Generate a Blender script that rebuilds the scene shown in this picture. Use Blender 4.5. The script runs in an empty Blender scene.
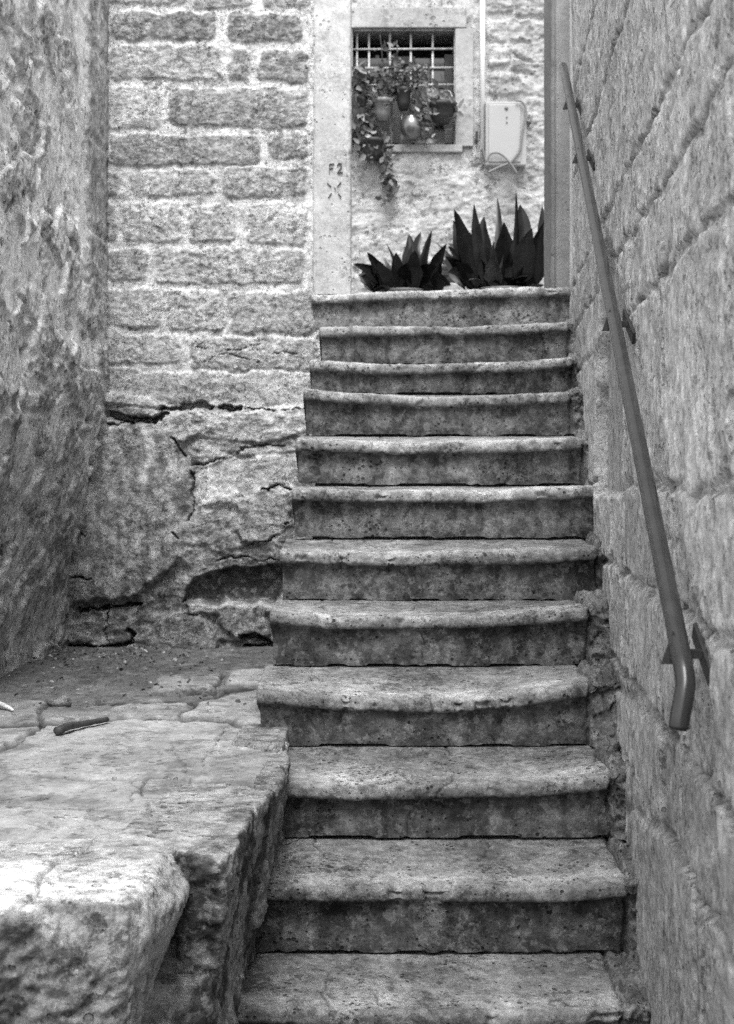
import bpy, bmesh, math, random
import numpy as np
from mathutils import Vector, Matrix, Euler

random.seed(7)
RNG = np.random.default_rng(11)
F = 1594.0          # focal length in pixels of the photograph
CZ = 1.25           # eye height above the alley floor
HOR = 480.0
S = bpy.context.scene
COL = S.collection
f32 = np.float32

# ------------------------------------------------------------------ noise
_G = RNG.normal(size=(256, 3)).astype(f32)
_G /= np.linalg.norm(_G, axis=1)[:, None]

def _h(ix, iy, iz, seed):
    n = (ix.astype(np.uint32) * np.uint32(374761393) + iy.astype(np.uint32) * np.uint32(668265263)
         + iz.astype(np.uint32) * np.uint32(2147483647 - 58) + np.uint32(seed * 974711 % 4294967291))
    n = (n ^ (n >> np.uint32(13))) * np.uint32(1274126177)
    return n ^ (n >> np.uint32(16))

def perlin(P, seed=0):
    i = np.floor(P).astype(np.int64)
    f = (P - i).astype(f32)
    u = f * f * f * (f * (f * 6 - 15) + 10)
    out = 0
    for dx in (0, 1):
        wx = u[..., 0] if dx else 1 - u[..., 0]
        for dy in (0, 1):
            wy = u[..., 1] if dy else 1 - u[..., 1]
            for dz in (0, 1):
                wz = u[..., 2] if dz else 1 - u[..., 2]
                g = _G[_h(i[..., 0] + dx, i[..., 1] + dy, i[..., 2] + dz, seed) & np.uint32(255)]
                d = g[..., 0] * (f[..., 0] - dx) + g[..., 1] * (f[..., 1] - dy) + g[..., 2] * (f[..., 2] - dz)
                out = out + wx * wy * wz * d
    return out * 1.4

def fbm(P, octv=4, gain=0.5, lac=2.03, seed=0, ridged=False):
    P = np.asarray(P, dtype=f32)
    a, s, out = 1.0, 1.0, 0
    for k in range(octv):
        n = perlin(P * s + k * 7.3, seed + k)
        if ridged:
            n = 1 - 2 * np.abs(n)
        out = out + a * n
        a *= gain; s *= lac
    return out

def worley(P, seed=0):
    """distance to nearest and second nearest cell point and the id of the nearest"""
    P = np.asarray(P, dtype=f32)
    i = np.floor(P).astype(np.int64)
    f1 = np.full(P.shape[:-1], 9.0, f32); f2 = f1.copy(); idd = np.zeros(P.shape[:-1], f32)
    for dx in (-1, 0, 1):
        for dy in (-1, 0, 1):
            for dz in (-1, 0, 1):
                c = i + np.array([dx, dy, dz])
                h = _h(c[..., 0], c[..., 1], c[..., 2], seed)
                jx = (h & np.uint32(255)).astype(f32) / 255
                jy = ((h >> np.uint32(8)) & np.uint32(255)).astype(f32) / 255
                jz = ((h >> np.uint32(16)) & np.uint32(255)).astype(f32) / 255
                r = np.sqrt((c[..., 0] + jx - P[..., 0]) ** 2 + (c[..., 1] + jy - P[..., 1]) ** 2 + (c[..., 2] + jz - P[..., 2]) ** 2)
                near = r < f1
                f2 = np.where(near, f1, np.minimum(f2, r))
                idd = np.where(near, ((h >> np.uint32(24)) & np.uint32(255)).astype(f32) / 255, idd)
                f1 = np.where(near, r, f1)
    return f1, f2, idd

def sst(a, b, x):
    t = np.clip((x - a) / (b - a), 0, 1)
    return t * t * (3 - 2 * t)

def st3(a, b):
    return np.stack([a, b, np.zeros_like(a)], -1)

# ------------------------------------------------------------------ coordinates
def W(px, py, d):
    return Vector(((px - 367.0) / F * d, d, CZ - (py - HOR) / F * d))

def seg_dist(x, y, pts):
    best = np.full(np.shape(x), 1e9, f32)
    for (x0, y0), (x1, y1) in zip(pts[:-1], pts[1:]):
        dx, dy = x1 - x0, y1 - y0
        t = np.clip(((x - x0) * dx + (y - y0) * dy) / (dx * dx + dy * dy + 1e-9), 0, 1)
        best = np.minimum(best, np.hypot(x - x0 - t * dx, y - y0 - t * dy))
    return best

def in_poly(x, y, pts):
    ins = np.zeros(np.shape(x), bool)
    n = len(pts)
    for a in range(n):
        x0, y0 = pts[a]; x1, y1 = pts[(a + 1) % n]
        if y0 == y1:
            continue
        c = ((y0 > y) != (y1 > y)) & (x < (x1 - x0) * (y - y0) / (y1 - y0) + x0)
        ins ^= c
    return ins

def poly_sd(x, y, pts):
    d = seg_dist(x, y, list(pts) + [pts[0]])
    return np.where(in_poly(x, y, pts), d, -d)

# ------------------------------------------------------------------ object helpers
def tag(o, label=None, cat=None, group=None, kind=None):
    if label: o['label'] = label
    if cat: o['category'] = cat
    if group: o['group'] = group
    if kind: o['kind'] = kind
    return o

def empty(name, loc):
    o = bpy.data.objects.new(name, None)
    o.empty_display_size = 0.05
    o.location = loc
    COL.objects.link(o)
    return o

def link(name, me, mat, parent=None):
    if mat is not None and not me.materials:
        me.materials.append(mat)
    o = bpy.data.objects.new(name, me)
    COL.objects.link(o)
    if parent is not None:
        o.parent = parent
        off = Vector((0, 0, 0)); p = parent
        while p is not None:
            off += Vector(p.location); p = p.parent
        me.transform(Matrix.Translation(-off))
    return o

def set_attr(me, tone, nm='tone'):
    a = me.attributes.new(nm, 'FLOAT', 'POINT')
    a.data.foreach_set('value', np.ascontiguousarray(tone, dtype=f32).ravel())

def grid_mesh(V, tone=None, keep=None, flip=False, extra=None):
    nu, nv = V.shape[:2]
    idx = np.arange(nu * nv, dtype=np.int32).reshape(nu, nv)
    q = np.stack([idx[:-1, :-1], idx[1:, :-1], idx[1:, 1:], idx[:-1, 1:]], -1)
    if flip:
        q = q[..., ::-1]
    if keep is not None:
        q = q[keep]
    q = q.reshape(-1, 4)
    me = bpy.data.meshes.new('surface')
    me.vertices.add(nu * nv)
    me.vertices.foreach_set('co', np.ascontiguousarray(V, dtype=f32).ravel())
    me.loops.add(q.size)
    me.loops.foreach_set('vertex_index', np.ascontiguousarray(q).ravel())
    me.polygons.add(len(q))
    me.polygons.foreach_set('loop_start', np.arange(0, q.size, 4, dtype=np.int32))
    me.polygons.foreach_set('use_smooth', np.ones(len(q), bool))
    me.update(calc_edges=True)
    if tone is not None:
        set_attr(me, tone)
    if extra is not None:
        set_attr(me, extra, 'darken')
    return me

def grid_normals(V):
    du = np.gradient(V, axis=0); dv = np.gradient(V, axis=1)
    n = np.cross(du, dv)
    return n / (np.linalg.norm(n, axis=-1, keepdims=True) + 1e-9)

def bm_mesh(bm, tone=1.0, smooth=False):
    bmesh.ops.recalc_face_normals(bm, faces=bm.faces)
    me = bpy.data.meshes.new('shape')
    bm.to_mesh(me); bm.free()
    if smooth:
        me.polygons.foreach_set('use_smooth', np.ones(len(me.polygons), bool))
    set_attr(me, np.full(len(me.vertices), tone, f32))
    return me

def bm_box(bm, x0, y0, z0, x1, y1, z1, bevel=0.0):
    r = bmesh.ops.create_cube(bm, size=1.0)
    vs = r['verts']
    for v in vs:
        v.co = Vector((x0 + (v.co.x + .5) * (x1 - x0), y0 + (v.co.y + .5) * (y1 - y0), z0 + (v.co.z + .5) * (z1 - z0)))
    if bevel > 0:
        es = list({e for v in vs for e in v.link_edges})
        bmesh.ops.bevel(bm, geom=es, offset=bevel, segments=2, affect='EDGES', profile=.6)

def bm_tube(bm, pts, rad, n=12, cap=True):
    pts = [Vector(p) for p in pts]
    if not isinstance(rad, (list, tuple)):
        rad = [rad] * len(pts)
    rings = []
    up = Vector((0, 0, 1))
    prev = None
    for i, p in enumerate(pts):
        t = (pts[min(i + 1, len(pts) - 1)] - pts[max(i - 1, 0)]).normalized()
        if prev is None:
            a = t.cross(up)
            if a.length < 1e-3: a = t.cross(Vector((1, 0, 0)))
            a.normalize()
        else:
            a = (prev - t * prev.dot(t)).normalized()
        prev = a
        b = t.cross(a)
        rings.append([bm.verts.new(p + (a * math.cos(2 * math.pi * k / n) + b * math.sin(2 * math.pi * k / n)) * rad[i]) for k in range(n)])
    for r0, r1 in zip(rings[:-1], rings[1:]):
        for k in range(n):
            bm.faces.new((r0[k], r0[(k + 1) % n], r1[(k + 1) % n], r1[k]))
    if cap:
        bm.faces.new(rings[0][::-1]); bm.faces.new(rings[-1])

def bm_lathe(bm, c, prof, n=28):
    rings = []
    for r, z in prof:
        rings.append([bm.verts.new((c[0] + r * math.cos(2 * math.pi * k / n), c[1] + r * math.sin(2 * math.pi * k / n), c[2] + z)) for k in range(n)])
    for r0, r1 in zip(rings[:-1], rings[1:]):
        for k in range(n):
            bm.faces.new((r0[k], r0[(k + 1) % n], r1[(k + 1) % n], r1[k]))
    bm.faces.new(rings[0][::-1]); bm.faces.new(rings[-1])

def smooth_path(pts, n=8):
    pts = [Vector(p) for p in pts]
    out = []
    for i in range(len(pts) - 1):
        p0 = pts[max(i - 1, 0)]; p1 = pts[i]; p2 = pts[i + 1]; p3 = pts[min(i + 2, len(pts) - 1)]
        for k in range(n):
            t = k / n
            out.append(.5 * ((2 * p1) + (p2 - p0) * t + (2 * p0 - 5 * p1 + 4 * p2 - p3) * t * t + (3 * p1 - p0 - 3 * p2 + p3) * t ** 3))
    out.append(pts[-1])
    return out

# ------------------------------------------------------------------ materials (all neutral greys: the place is seen in black and white)
class NT:
    def __init__(self, name):
        self.m = bpy.data.materials.new(name)
        self.m.use_nodes = True
        self.t = self.m.node_tree
        self.b = self.t.nodes['Principled BSDF']
        self.co = self.n('ShaderNodeTexCoord').outputs['Object']
    def n(self, k): return self.t.nodes.new(k)
    def l(self, a, b): self.t.links.new(a, b)
    def put(self, sock, v):
        if isinstance(v, (int, float)): sock.default_value = v
        else: self.l(v, sock)
    def math(self, op, a, b=0.0, c=None, clamp=False):
        n = self.n('ShaderNodeMath'); n.operation = op; n.use_clamp = clamp
        self.put(n.inputs[0], a); self.put(n.inputs[1], b)
        if c is not None: self.put(n.inputs[2], c)
        return n.outputs[0]
    def mapr(self, v, a, b, c, d, smooth=False):
        n = self.n('ShaderNodeMapRange')
        if smooth: n.interpolation_type = 'SMOOTHSTEP'
        self.put(n.inputs['Value'], v)
        n.inputs['From Min'].default_value = a; n.inputs['From Max'].default_value = b
        n.inputs['To Min'].default_value = c; n.inputs['To Max'].default_value = d
        return n.outputs['Result']
    def scaled(self, sc, loc=(0, 0, 0)):
        n = self.n('ShaderNodeMapping'); n.inputs['Scale'].default_value = sc; n.inputs['Location'].default_value = loc
        self.l(self.co, n.inputs['Vector'])
        return n.outputs['Vector']
    def noise(self, scale, detail=5, rough=.6, vec=None, dist=0.0):
        n = self.n('ShaderNodeTexNoise')
        n.inputs['Scale'].default_value = scale; n.inputs['Detail'].default_value = detail
        n.inputs['Roughness'].default_value = rough; n.inputs['Distortion'].default_value = dist
        self.l(vec if vec is not None else self.co, n.inputs['Vector'])
        return n.outputs['Fac']
    def voro(self, scale, vec=None, feat='F1'):
        n = self.n('ShaderNodeTexVoronoi'); n.feature = feat
        n.inputs['Scale'].default_value = scale
        self.l(vec if vec is not None else self.co, n.inputs['Vector'])
        return n.outputs['Distance']
    def attr(self, nm):
        n = self.n('ShaderNodeAttribute'); n.attribute_name = nm
        return n.outputs['Fac']
    def bump(self, h, dist, strength=1.0):
        n = self.n('ShaderNodeBump'); n.inputs['Distance'].default_value = dist; n.inputs['Strength'].default_value = strength
        self.l(h, n.inputs['Height']); self.l(n.outputs['Normal'], self.b.inputs['Normal'])
    def grey(self, v):
        n = self.n('ShaderNodeCombineColor')
        for i in range(3): self.put(n.inputs[i], v)
        self.l(n.outputs[0], self.b.inputs['Base Color'])

def stone_mat(name, base, speck=.45, spscale=70, pits=.0, pitscale=60, lichen=.0, lscale=22, stain=.25,
              bump=.004, streak=None, rough=.9, fine=.6, grain=.22, fleck=.5):
    t = NT(name)
    v = t.math('MULTIPLY', t.attr('tone'), base)
    vec = t.scaled(streak) if streak else None
    big = t.noise(2.6, 6, .62, vec)
    v = t.math('MULTIPLY', v, t.mapr(big, .3, .72, 1 - stain, 1 + stain))
    mid = t.noise(spscale * .33, 6, .68, vec)
    sp = t.noise(spscale, 7, .75)
    mix = t.math('ADD', t.math('MULTIPLY', mid, .5), t.math('MULTIPLY', sp, .5))
    v = t.math('MULTIPLY', v, t.mapr(mix, .39, .61, 1 - speck * .85, 1 + speck * .85))
    gate = t.mapr(t.noise(5.5, 5, .6, t.scaled((1, 1, 1), (9.1, 2.7, 4.3))), .38, .60, .25, 1.15, True)
    gr = t.noise(spscale * 2.4, 4, .7)
    grf = t.mapr(gr, .38, .62, -grain, grain)
    v = t.math('MULTIPLY', v, t.math('ADD', 1.0, t.math('MULTIPLY', grf, gate)))
    if fleck:
        dn = t.noise(spscale * .42, 8, .76, t.scaled((1, 1, 1), (3.1, 7.7, 1.3)))
        dm = t.math('MULTIPLY', t.math('MULTIPLY', t.mapr(dn, .455, .415, 0, 1, True), fleck), gate)
        v = t.math('MULTIPLY', v, t.math('SUBTRACT', 1.0, dm))
    h = t.math('ADD', t.math('MULTIPLY', mid, 1.0), t.math('MULTIPLY', sp, fine))
    h = t.math('MULTIPLY', h, t.math('ADD', t.math('MULTIPLY', gate, .6), .4))
    h = t.math('ADD', h, t.math('MULTIPLY', gr, .15))
    if fleck: h = t.math('SUBTRACT', h, t.math('MULTIPLY', dm, .25))
    if pits:
        pv = t.voro(pitscale)
        gate = t.noise(pitscale * .22, 2, .5)
        sz = t.mapr(gate, .40, .68, .02, .34)
        pit = t.math('SUBTRACT', sz, pv)
        pm = t.mapr(pit, 0, .10, 0, 1, True)
        v = t.math('MULTIPLY', v, t.math('SUBTRACT', 1.0, t.math('MULTIPLY', pm, pits)))
        h = t.math('SUBTRACT', h, t.math('MULTIPLY', pm, 1.3))
    if lichen:
        ln = t.noise(lscale, 8, .72, vec)
        lm = t.math('MULTIPLY', t.mapr(ln, .535, .575, 0, 1, True), lichen)
        mx = t.n('ShaderNodeMix'); mx.data_type = 'FLOAT'
        t.put(mx.inputs[0], lm); t.put(mx.inputs[2], v); mx.inputs[3].default_value = .52
        v = mx.outputs[0]
    v = t.math('MINIMUM', t.math('MAXIMUM', v, .012), .82)
    t.grey(v)
    t.b.inputs['Roughness'].default_value = rough
    t.b.inputs['Specular IOR Level'].default_value = .25
    t.bump(h, bump)
    return t.m

def plain_mat(name, g, rough=.5, metal=0.0, var=.15, scale=30, bump=.0006, spec=.5):
    t = NT(name)
    n = t.noise(scale, 5, .6)
    v = t.math('MULTIPLY', g, t.mapr(n, .3, .7, 1 - var, 1 + var))
    v = t.math('MULTIPLY', v, t.attr('tone'))
    t.grey(v)
    t.b.inputs['Roughness'].default_value = rough
    t.b.inputs['Metallic'].default_value = metal
    t.b.inputs['Specular IOR Level'].default_value = spec
    t.bump(n, bump)
    return t.m

M = {}
M['rubble']  = stone_mat('wall_stone', .44, speck=.62, spscale=85, pits=.5, pitscale=70, lichen=.28, lscale=28, stain=.22, bump=.0085)
M['leftw']   = stone_mat('old_plastered_rubble', .55, speck=.50, spscale=70, pits=.5, pitscale=40, lichen=.25, lscale=18, stain=.3, bump=.0065, streak=(1, .6, 1))
M['right']   = stone_mat('dressed_wall_stone', .49, speck=.48, spscale=85, pits=.4, pitscale=55, lichen=.32, lscale=26, stain=.24, bump=.0055, streak=(1, .5, .8))
M['step']    = stone_mat('step_stone', .190, speck=.52, spscale=95, pits=.75, pitscale=62, lichen=.14, lscale=34, stain=.34, bump=.0055)
M['ledge']   = stone_mat('ledge_stone', .29, speck=.58, spscale=75, pits=.4, pitscale=36, lichen=.22, lscale=20, stain=.35, bump=.0085)
M['flag']    = stone_mat('flag_stone', .25, speck=.30, spscale=48, pits=.3, pitscale=40, lichen=.10, lscale=14, stain=.35, bump=.0035, grain=.14, fleck=.4, streak=(1, .5, 1))
M['jamb']    = stone_mat('jamb_stone', .40, speck=.26, spscale=60, pits=.4, pitscale=45, lichen=.1, lscale=9, stain=.14, bump=.0025, grain=.15, fleck=.22)
M['jambr']   = stone_mat('grey_jamb_stone', .27, speck=.14, spscale=60, pits=.35, pitscale=38, lichen=.05, lscale=9, stain=.16, bump=.0015, grain=.1, fleck=.15)
M['house']   = stone_mat('house_plaster', .41, speck=.36, spscale=45, pits=.3, pitscale=30, lichen=.3, lscale=10, stain=.22, bump=.006)
M['frame']   = stone_mat('window_stone', .35, speck=.22, spscale=40, pits=.3, pitscale=22, stain=.25, bump=.004, grain=.12, fleck=.35)
M['floor']   = stone_mat('alley_paving', .25, speck=.3, spscale=50, stain=.3, bump=.004)
M['rail']    = plain_mat('galvanised_rail', .030, rough=.27, metal=.0, var=.35, scale=14, bump=.0004)
M['iron']    = plain_mat('black_iron', .035, rough=.6, metal=.3, var=.3, scale=60)
M['bar']     = plain_mat('window_bar', .42, rough=.6, metal=.2, var=.4, scale=40)
M['dark']    = plain_mat('dark_interior', .012, rough=.9)
M['shutter'] = plain_mat('painted_wood', .13, rough=.6)
M['glass']   = plain_mat('dusty_pane', .12, rough=.12, spec=.8)
M['leaf']    = plain_mat('dark_leaf', .008, rough=.26, var=.5, scale=22, bump=.0006, spec=.28)
M['sleaf']   = plain_mat('small_leaf', .085, rough=.55, var=.5, scale=60, bump=.0004)
M['pot']     = plain_mat('pot_clay', .10, rough=.55)
M['potl']    = plain_mat('pot_pale', .17, rough=.42)
M['soil']    = plain_mat('soil', .03, rough=.95, var=.6, scale=90, bump=.004)
M['box']     = plain_mat('grey_plastic', .33, rough=.45, var=.06, scale=5)
M['pipe']    = plain_mat('white_plastic', .80, rough=.4, var=.03)
M['cable']   = plain_mat('cable_sheath', .16, rough=.5, var=.1)
M['wood']    = plain_mat('charred_wood', .030, rough=.6, var=.5, scale=50, bump=.003)
M['litter']  = plain_mat('dry_leaf', .34, rough=.8, var=.5, scale=40)
M['paint']   = plain_mat('faded_paint', .06, rough=.9, var=.5, scale=120)
M['metalp']  = plain_mat('steel_pot', .18, rough=.25, metal=.7, var=.15, scale=20)

# ------------------------------------------------------------------ masonry height field
def stones_field(X, Y, stones, warp, seed, mort=3.0, rnd=4.0, wavelength=22.0):
    """X, Y in 'photo pixel' sized units on the wall. returns inside distance to the nearest stone edge and per stone values"""
    P = st3(X / wavelength, Y / wavelength)
    wx = fbm(P, 3, .5, seed=seed) * warp; wy = fbm(P + 40.7, 3, .5, seed=seed + 9) * warp
    x = X + wx; y = Y + wy
    sd = np.full(X.shape, -50.0, f32)
    tone = np.ones(X.shape, f32); lift = np.zeros(X.shape, f32)
    for k, s in enumerate(stones):
        x0, y0, x1, y1 = s[:4]
        tn = s[4] if len(s) > 4 else 1.0
        lf = s[5] if len(s) > 5 else 0.0
        r = min(rnd, (x1 - x0) / 3, (y1 - y0) / 3)
        qx = np.abs(x - (x0 + x1) / 2) - (x1 - x0) / 2 + r
        qy = np.abs(y - (y0 + y1) / 2) - (y1 - y0) / 2 + r
        d = -(np.hypot(np.maximum(qx, 0), np.maximum(qy, 0)) + np.minimum(np.maximum(qx, qy), 0) - r)
        m = d > sd
        sd = np.where(m, d, sd)
        tone = np.where(m, tn, tone); lift = np.where(m, lf, lift)
    return sd, tone, lift

def wall_rows(x0, x1, y0, y1, hmin, hmax, wmin, wmax, gap, rnd):
    out = []; y = y1
    while y > y0:
        h = rnd.uniform(hmin, hmax); x = x0 - rnd.uniform(0, wmax)
        while x < x1:
            w = rnd.uniform(wmin, wmax)
            out.append((x, y - h, x + w - gap, y - gap, rnd.uniform(.75, 1.12), rnd.uniform(-.2, .6)))
            x += w
        y -= h
    return out

# ================================================================== BACK WALL OF THE LANDING (coursed rubble)
D0 = 6.13
def back_wall():
    PXM = D0 / F
    x = np.arange(-30, 326, 1.05, dtype=f32); y = np.arange(-60, 672, 1.0, dtype=f32)
    X, Y = np.meshgrid(x, y, indexing='ij')
    rnd = random.Random(3)
    st = [(96, -22, 186, 4, .95), (194, -22, 252, 8, .8), (262, -22, 312, 7, .85),
          (110, 11, 217, 40, .72), (226, 12, 302, 43, .66), (108, 44, 221, 80, .86), (228, 48, 250, 80, .68), (258, 49, 309, 82, .66),
          (108, 85, 161, 130, .95), (169, 87, 308, 127, .74), (109, 134, 260, 166, .74), (267, 130, 308, 159, .8),
          (106, 172, 120, 197, .8), (129, 170, 214, 196, .86), (222, 166, 308, 198, .82),
          (105, 201, 116, 241, .85), (121, 200, 182, 242, 1.05), (188, 204, 236, 243, .98), (246, 203, 308, 244, 1.0),
          (107, 247, 150, 282, .86), (155, 248, 305, 284, .88), (104, 288, 161, 328, .92), (165, 289, 225, 330, .95), (228, 292, 316, 334, .82),
          (100, 333, 182, 363, .92), (189, 336, 318, 370, .88), (95, 366, 139, 398, .85), (136, 371, 320, 407, .88, .5)]
    st += wall_rows(96, 312, -420, -24, 34, 46, 40, 130, 7, rnd)
    sd, tn, lf = stones_field(X, Y, st, 3.8, 21, rnd=8)
    P = st3(X * PXM, Y * PXM)
    upper = 1 - sst(402, 412, Y + fbm(P * 9, 3, seed=2) * 5)
    coarse = fbm(P * 14, 4, .55, seed=5)
    rid = fbm(P * np.array([16, 34, 1]), 4, .6, seed=8, ridged=True)
    inside = sst(-.8, 2.6, sd)
    pk = fbm(P * 42, 4, .65, seed=9)
    hst = inside * (.0145 + .003 * np.minimum(sd, 9) / 9 + .0045 * coarse + .0016 * rid + .0030 * pk + lf * .006)
    hm = (1 - inside) * (.0095 + .004 * fbm(P * 22, 3, seed=31))
    h = hst + hm
    tone = inside * tn ** 2.0 * 1.10 * (1 + .16 * pk + .30 * fbm(P * 5, 3, seed=10)) + (1 - inside) * (1.29 + .18 * fbm(P * 6, 3, seed=14))
    # mortar smears over the stones and the lower courses weather together
    smear = sst(.05, .5, fbm(P * 7, 4, .6, seed=44) + .55 * sst(280, 400, Y) - .1)
    tone = tone * (1 - .22 * smear) + 1.05 * .22 * smear
    h = h * (1 - .25 * smear) + .012 * .25 * smear
    polys_t = []
    # ---- lower, older masonry and bedrock
    low = [(150, 413, 322, 441, .92, 1.6), (193, 441, 316, 466, .8, .7), (238, 492, 292, 543, .70, .9),
           (198, 470, 300, 508, 1.05, .6), (46, 614, 108, 642, .85, .8), (112, 610, 131, 642, .45, .4),
           (147, 614, 214, 655, .60, .5), (216, 606, 266, 640, .75, .4)]
    sl, tl, ll = stones_field(X, Y, low, 7, 55, rnd=10, wavelength=30)
    slab = [(58, 430), (96, 424), (150, 424), (172, 436), (190, 462), (197, 500), (186, 545), (170, 572), (140, 596), (110, 604), (30, 600), (20, 480)]
    ss = poly_sd(X + fbm(P * 8, 3, seed=61) * 9, Y + fbm(P * 8 + 9, 3, seed=62) * 9, slab)
    rock = fbm(P * 3.2, 5, .55, seed=12); rr = fbm(P * np.array([7, 13, 1]), 5, .6, seed=15, ridged=True)
    hl = .045 + .026 * rock + .006 * rr + .005 * coarse
    il = sst(-2, 4, sl)
    hl = hl * (1 - .7 * il) + .7 * il * (.05 + .014 * ll + .006 * coarse + .007 * rr)
    isl = sst(-3, 6, ss)
    wx_, wy_ = fbm(P * 11, 3, seed=63) * 5, fbm(P * 11 + 9, 3, seed=64) * 5
    for pl, hh, tt in (([(182, 602), (188, 586), (208, 573), (246, 565), (282, 566), (283, 602)], -.018, .24), ([(238, 500), (262, 490), (292, 491), (292, 524), (270, 541), (240, 543)], .072, .68),
                       ([(186, 604), (282, 604), (280, 612), (190, 614)], .070, 1.15), ([(146, 656), (152, 624), (172, 612), (200, 614), (218, 632), (216, 656)], .085, .55),
                       ([(196, 470), (240, 456), (300, 448), (300, 486), (262, 490), (225, 496), (200, 500)], .052, 1.15), ([(216, 606), (268, 606), (268, 634), (240, 640), (222, 628)], .075, .8)):
        kk = sst(-1.5, 2.5, poly_sd(X + wx_, Y + wy_, pl))
        hl = hl * (1 - kk) + kk * (hh + .008 * rock + .004 * rr + .004 * coarse); tlow_k = tt
        polys_t.append((kk, tt))
    hl = hl * (1 - isl) + isl * (.084 + .006 * rock + .0025 * coarse + .0015 * fbm(P * 38, 3, seed=66))
    tlow = .62 + .46 * fbm(P * 5, 5, .65, seed=71)
    tlow = tlow * (1 - il) + il * tl * (1 + .2 * coarse)
    for kk, tt in polys_t: tlow = tlow * (1 - kk) + kk * tt * (1 + .35 * coarse)
    streaks = .6 * fbm((P + .03 * fbm(P * 6, 3, seed=73)[..., None]) * np.array([24, 6, 1]), 5, .68, seed=75) + .5 * fbm(P * 13, 5, .7, seed=76)
    tlow = tlow * (1 - isl) + isl * np.clip(.56 + .80 * streaks + .2 * rock, .4, 1.6)
    foot_tone = 1 - .42 * sst(490, 640, Y + 30 * fbm(P * 4, 3, seed=77))  # tone gets darker towards the foot of the wall
    tlow = tlow * foot_tone
    h = h * upper + hl * (1 - upper); tone = tone * upper + tlow * (1 - upper)
    # left ledge slab above the dark gap
    lg = poly_sd(X + coarse * 5, Y + rid * 2, [(66, 398), (84, 391), (140, 399), (168, 408), (160, 413), (92, 406), (66, 410)])
    k = sst(-2, 3, lg); h = h * (1 - k) + k * (.062 + .006 * coarse); tone = tone * (1 - k) + .85 * k
    # open joints and cracks: (polyline, half width, depth)
    cr = [([(80, 413), (104, 414), (130, 419), (158, 419), (168, 416)], 4.2, .10), ([(88, 419), (112, 425), (150, 420)], 2.5, .05),
          ([(163, 409), (176, 408)], 2.8, .07), ([(180, 408), (196, 405), (212, 408)], 4.0, .08), ([(222, 408), (240, 408)], 3.2, .08),
          ([(242, 410), (312, 409)], 1.6, .05), ([(193, 466), (210, 462), (250, 449), (300, 444)], 2.0, .03),
          ([(150, 424), (174, 438), (191, 462), (197, 500), (190, 520)], 2.2, .035), ([(262, 490), (280, 486), (291, 489)], 1.8, .04), ([(248, 545), (270, 540), (290, 524)], 1.8, .03),
          ([(184, 572), (200, 560), (240, 557), (282, 560)], 1.6, .03),
          ([(66, 575), (94, 578)], 2.0, .05), ([(66, 530), (78, 528), (88, 536)], 1.2, .03),
          ([(80, 610), (100, 607), (128, 604), (142, 604)], 2.2, .06), ([(109, 606), (109, 642)], 1.6, .05),
          ([(46, 644), (80, 646), (110, 645), (134, 641)], 3.0, .08), ([(128, 628), (136, 634), (132, 642)], 3.0, .06),
          ([(148, 640), (155, 620), (175, 612), (200, 616)], 1.5, .03), ([(243, 636), (256, 634), (272, 642)], 3.2, .07),
          ([(248, 648), (276, 648)], 5.0, .10), ([(172, 530), (180, 538)], 2.2, .03),
          ([(203, 362), (225, 352), (250, 360)], 1.3, .012), ([(190, 346), (240, 349), (262, 344)], 1.2, .01), ([(256, 362), (284, 352), (312, 358)], 1.3, .012)]
    wob = fbm(P * 16, 4, .65, seed=91) * 4.0
    for pts, w, dep in cr:
        dd = seg_dist(X + wob, Y + wob * .8, pts)
        big_gap = dep >= .06
        ww = w * (.85 if big_gap else .42) * (1 + .5 * fbm(P * 11, 2, seed=93))
        g = 1 - sst(ww * .45, ww * 1.25, dd)
        if not big_gap: g = g * sst(-.35, .1, fbm(P * 9, 2, seed=95))
        h = h - dep * g; tone = tone * (1 - (.7 if big_gap else .5) * g)
    tone = tone * (1 + .12 * coarse)
    # the wall turns into the left wall at its left end
    V = np.empty(X.shape + (3,), f32)
    V[..., 0] = (X - 367) * PXM; V[..., 1] = D0 - h + .02; V[..., 2] = CZ - (Y - HOR) * PXM
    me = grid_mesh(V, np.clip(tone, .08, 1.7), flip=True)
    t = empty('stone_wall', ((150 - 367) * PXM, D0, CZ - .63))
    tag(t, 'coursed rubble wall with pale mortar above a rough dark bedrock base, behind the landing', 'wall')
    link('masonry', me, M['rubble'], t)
    bm = bmesh.new()
    bm_box(bm, -1.55, D0 + .05, 0, -.165, D0 + .45, CZ + 2.06)
    link('wall_core', bm_mesh(bm, .8), M['rubble'], t)
back_wall()

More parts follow.
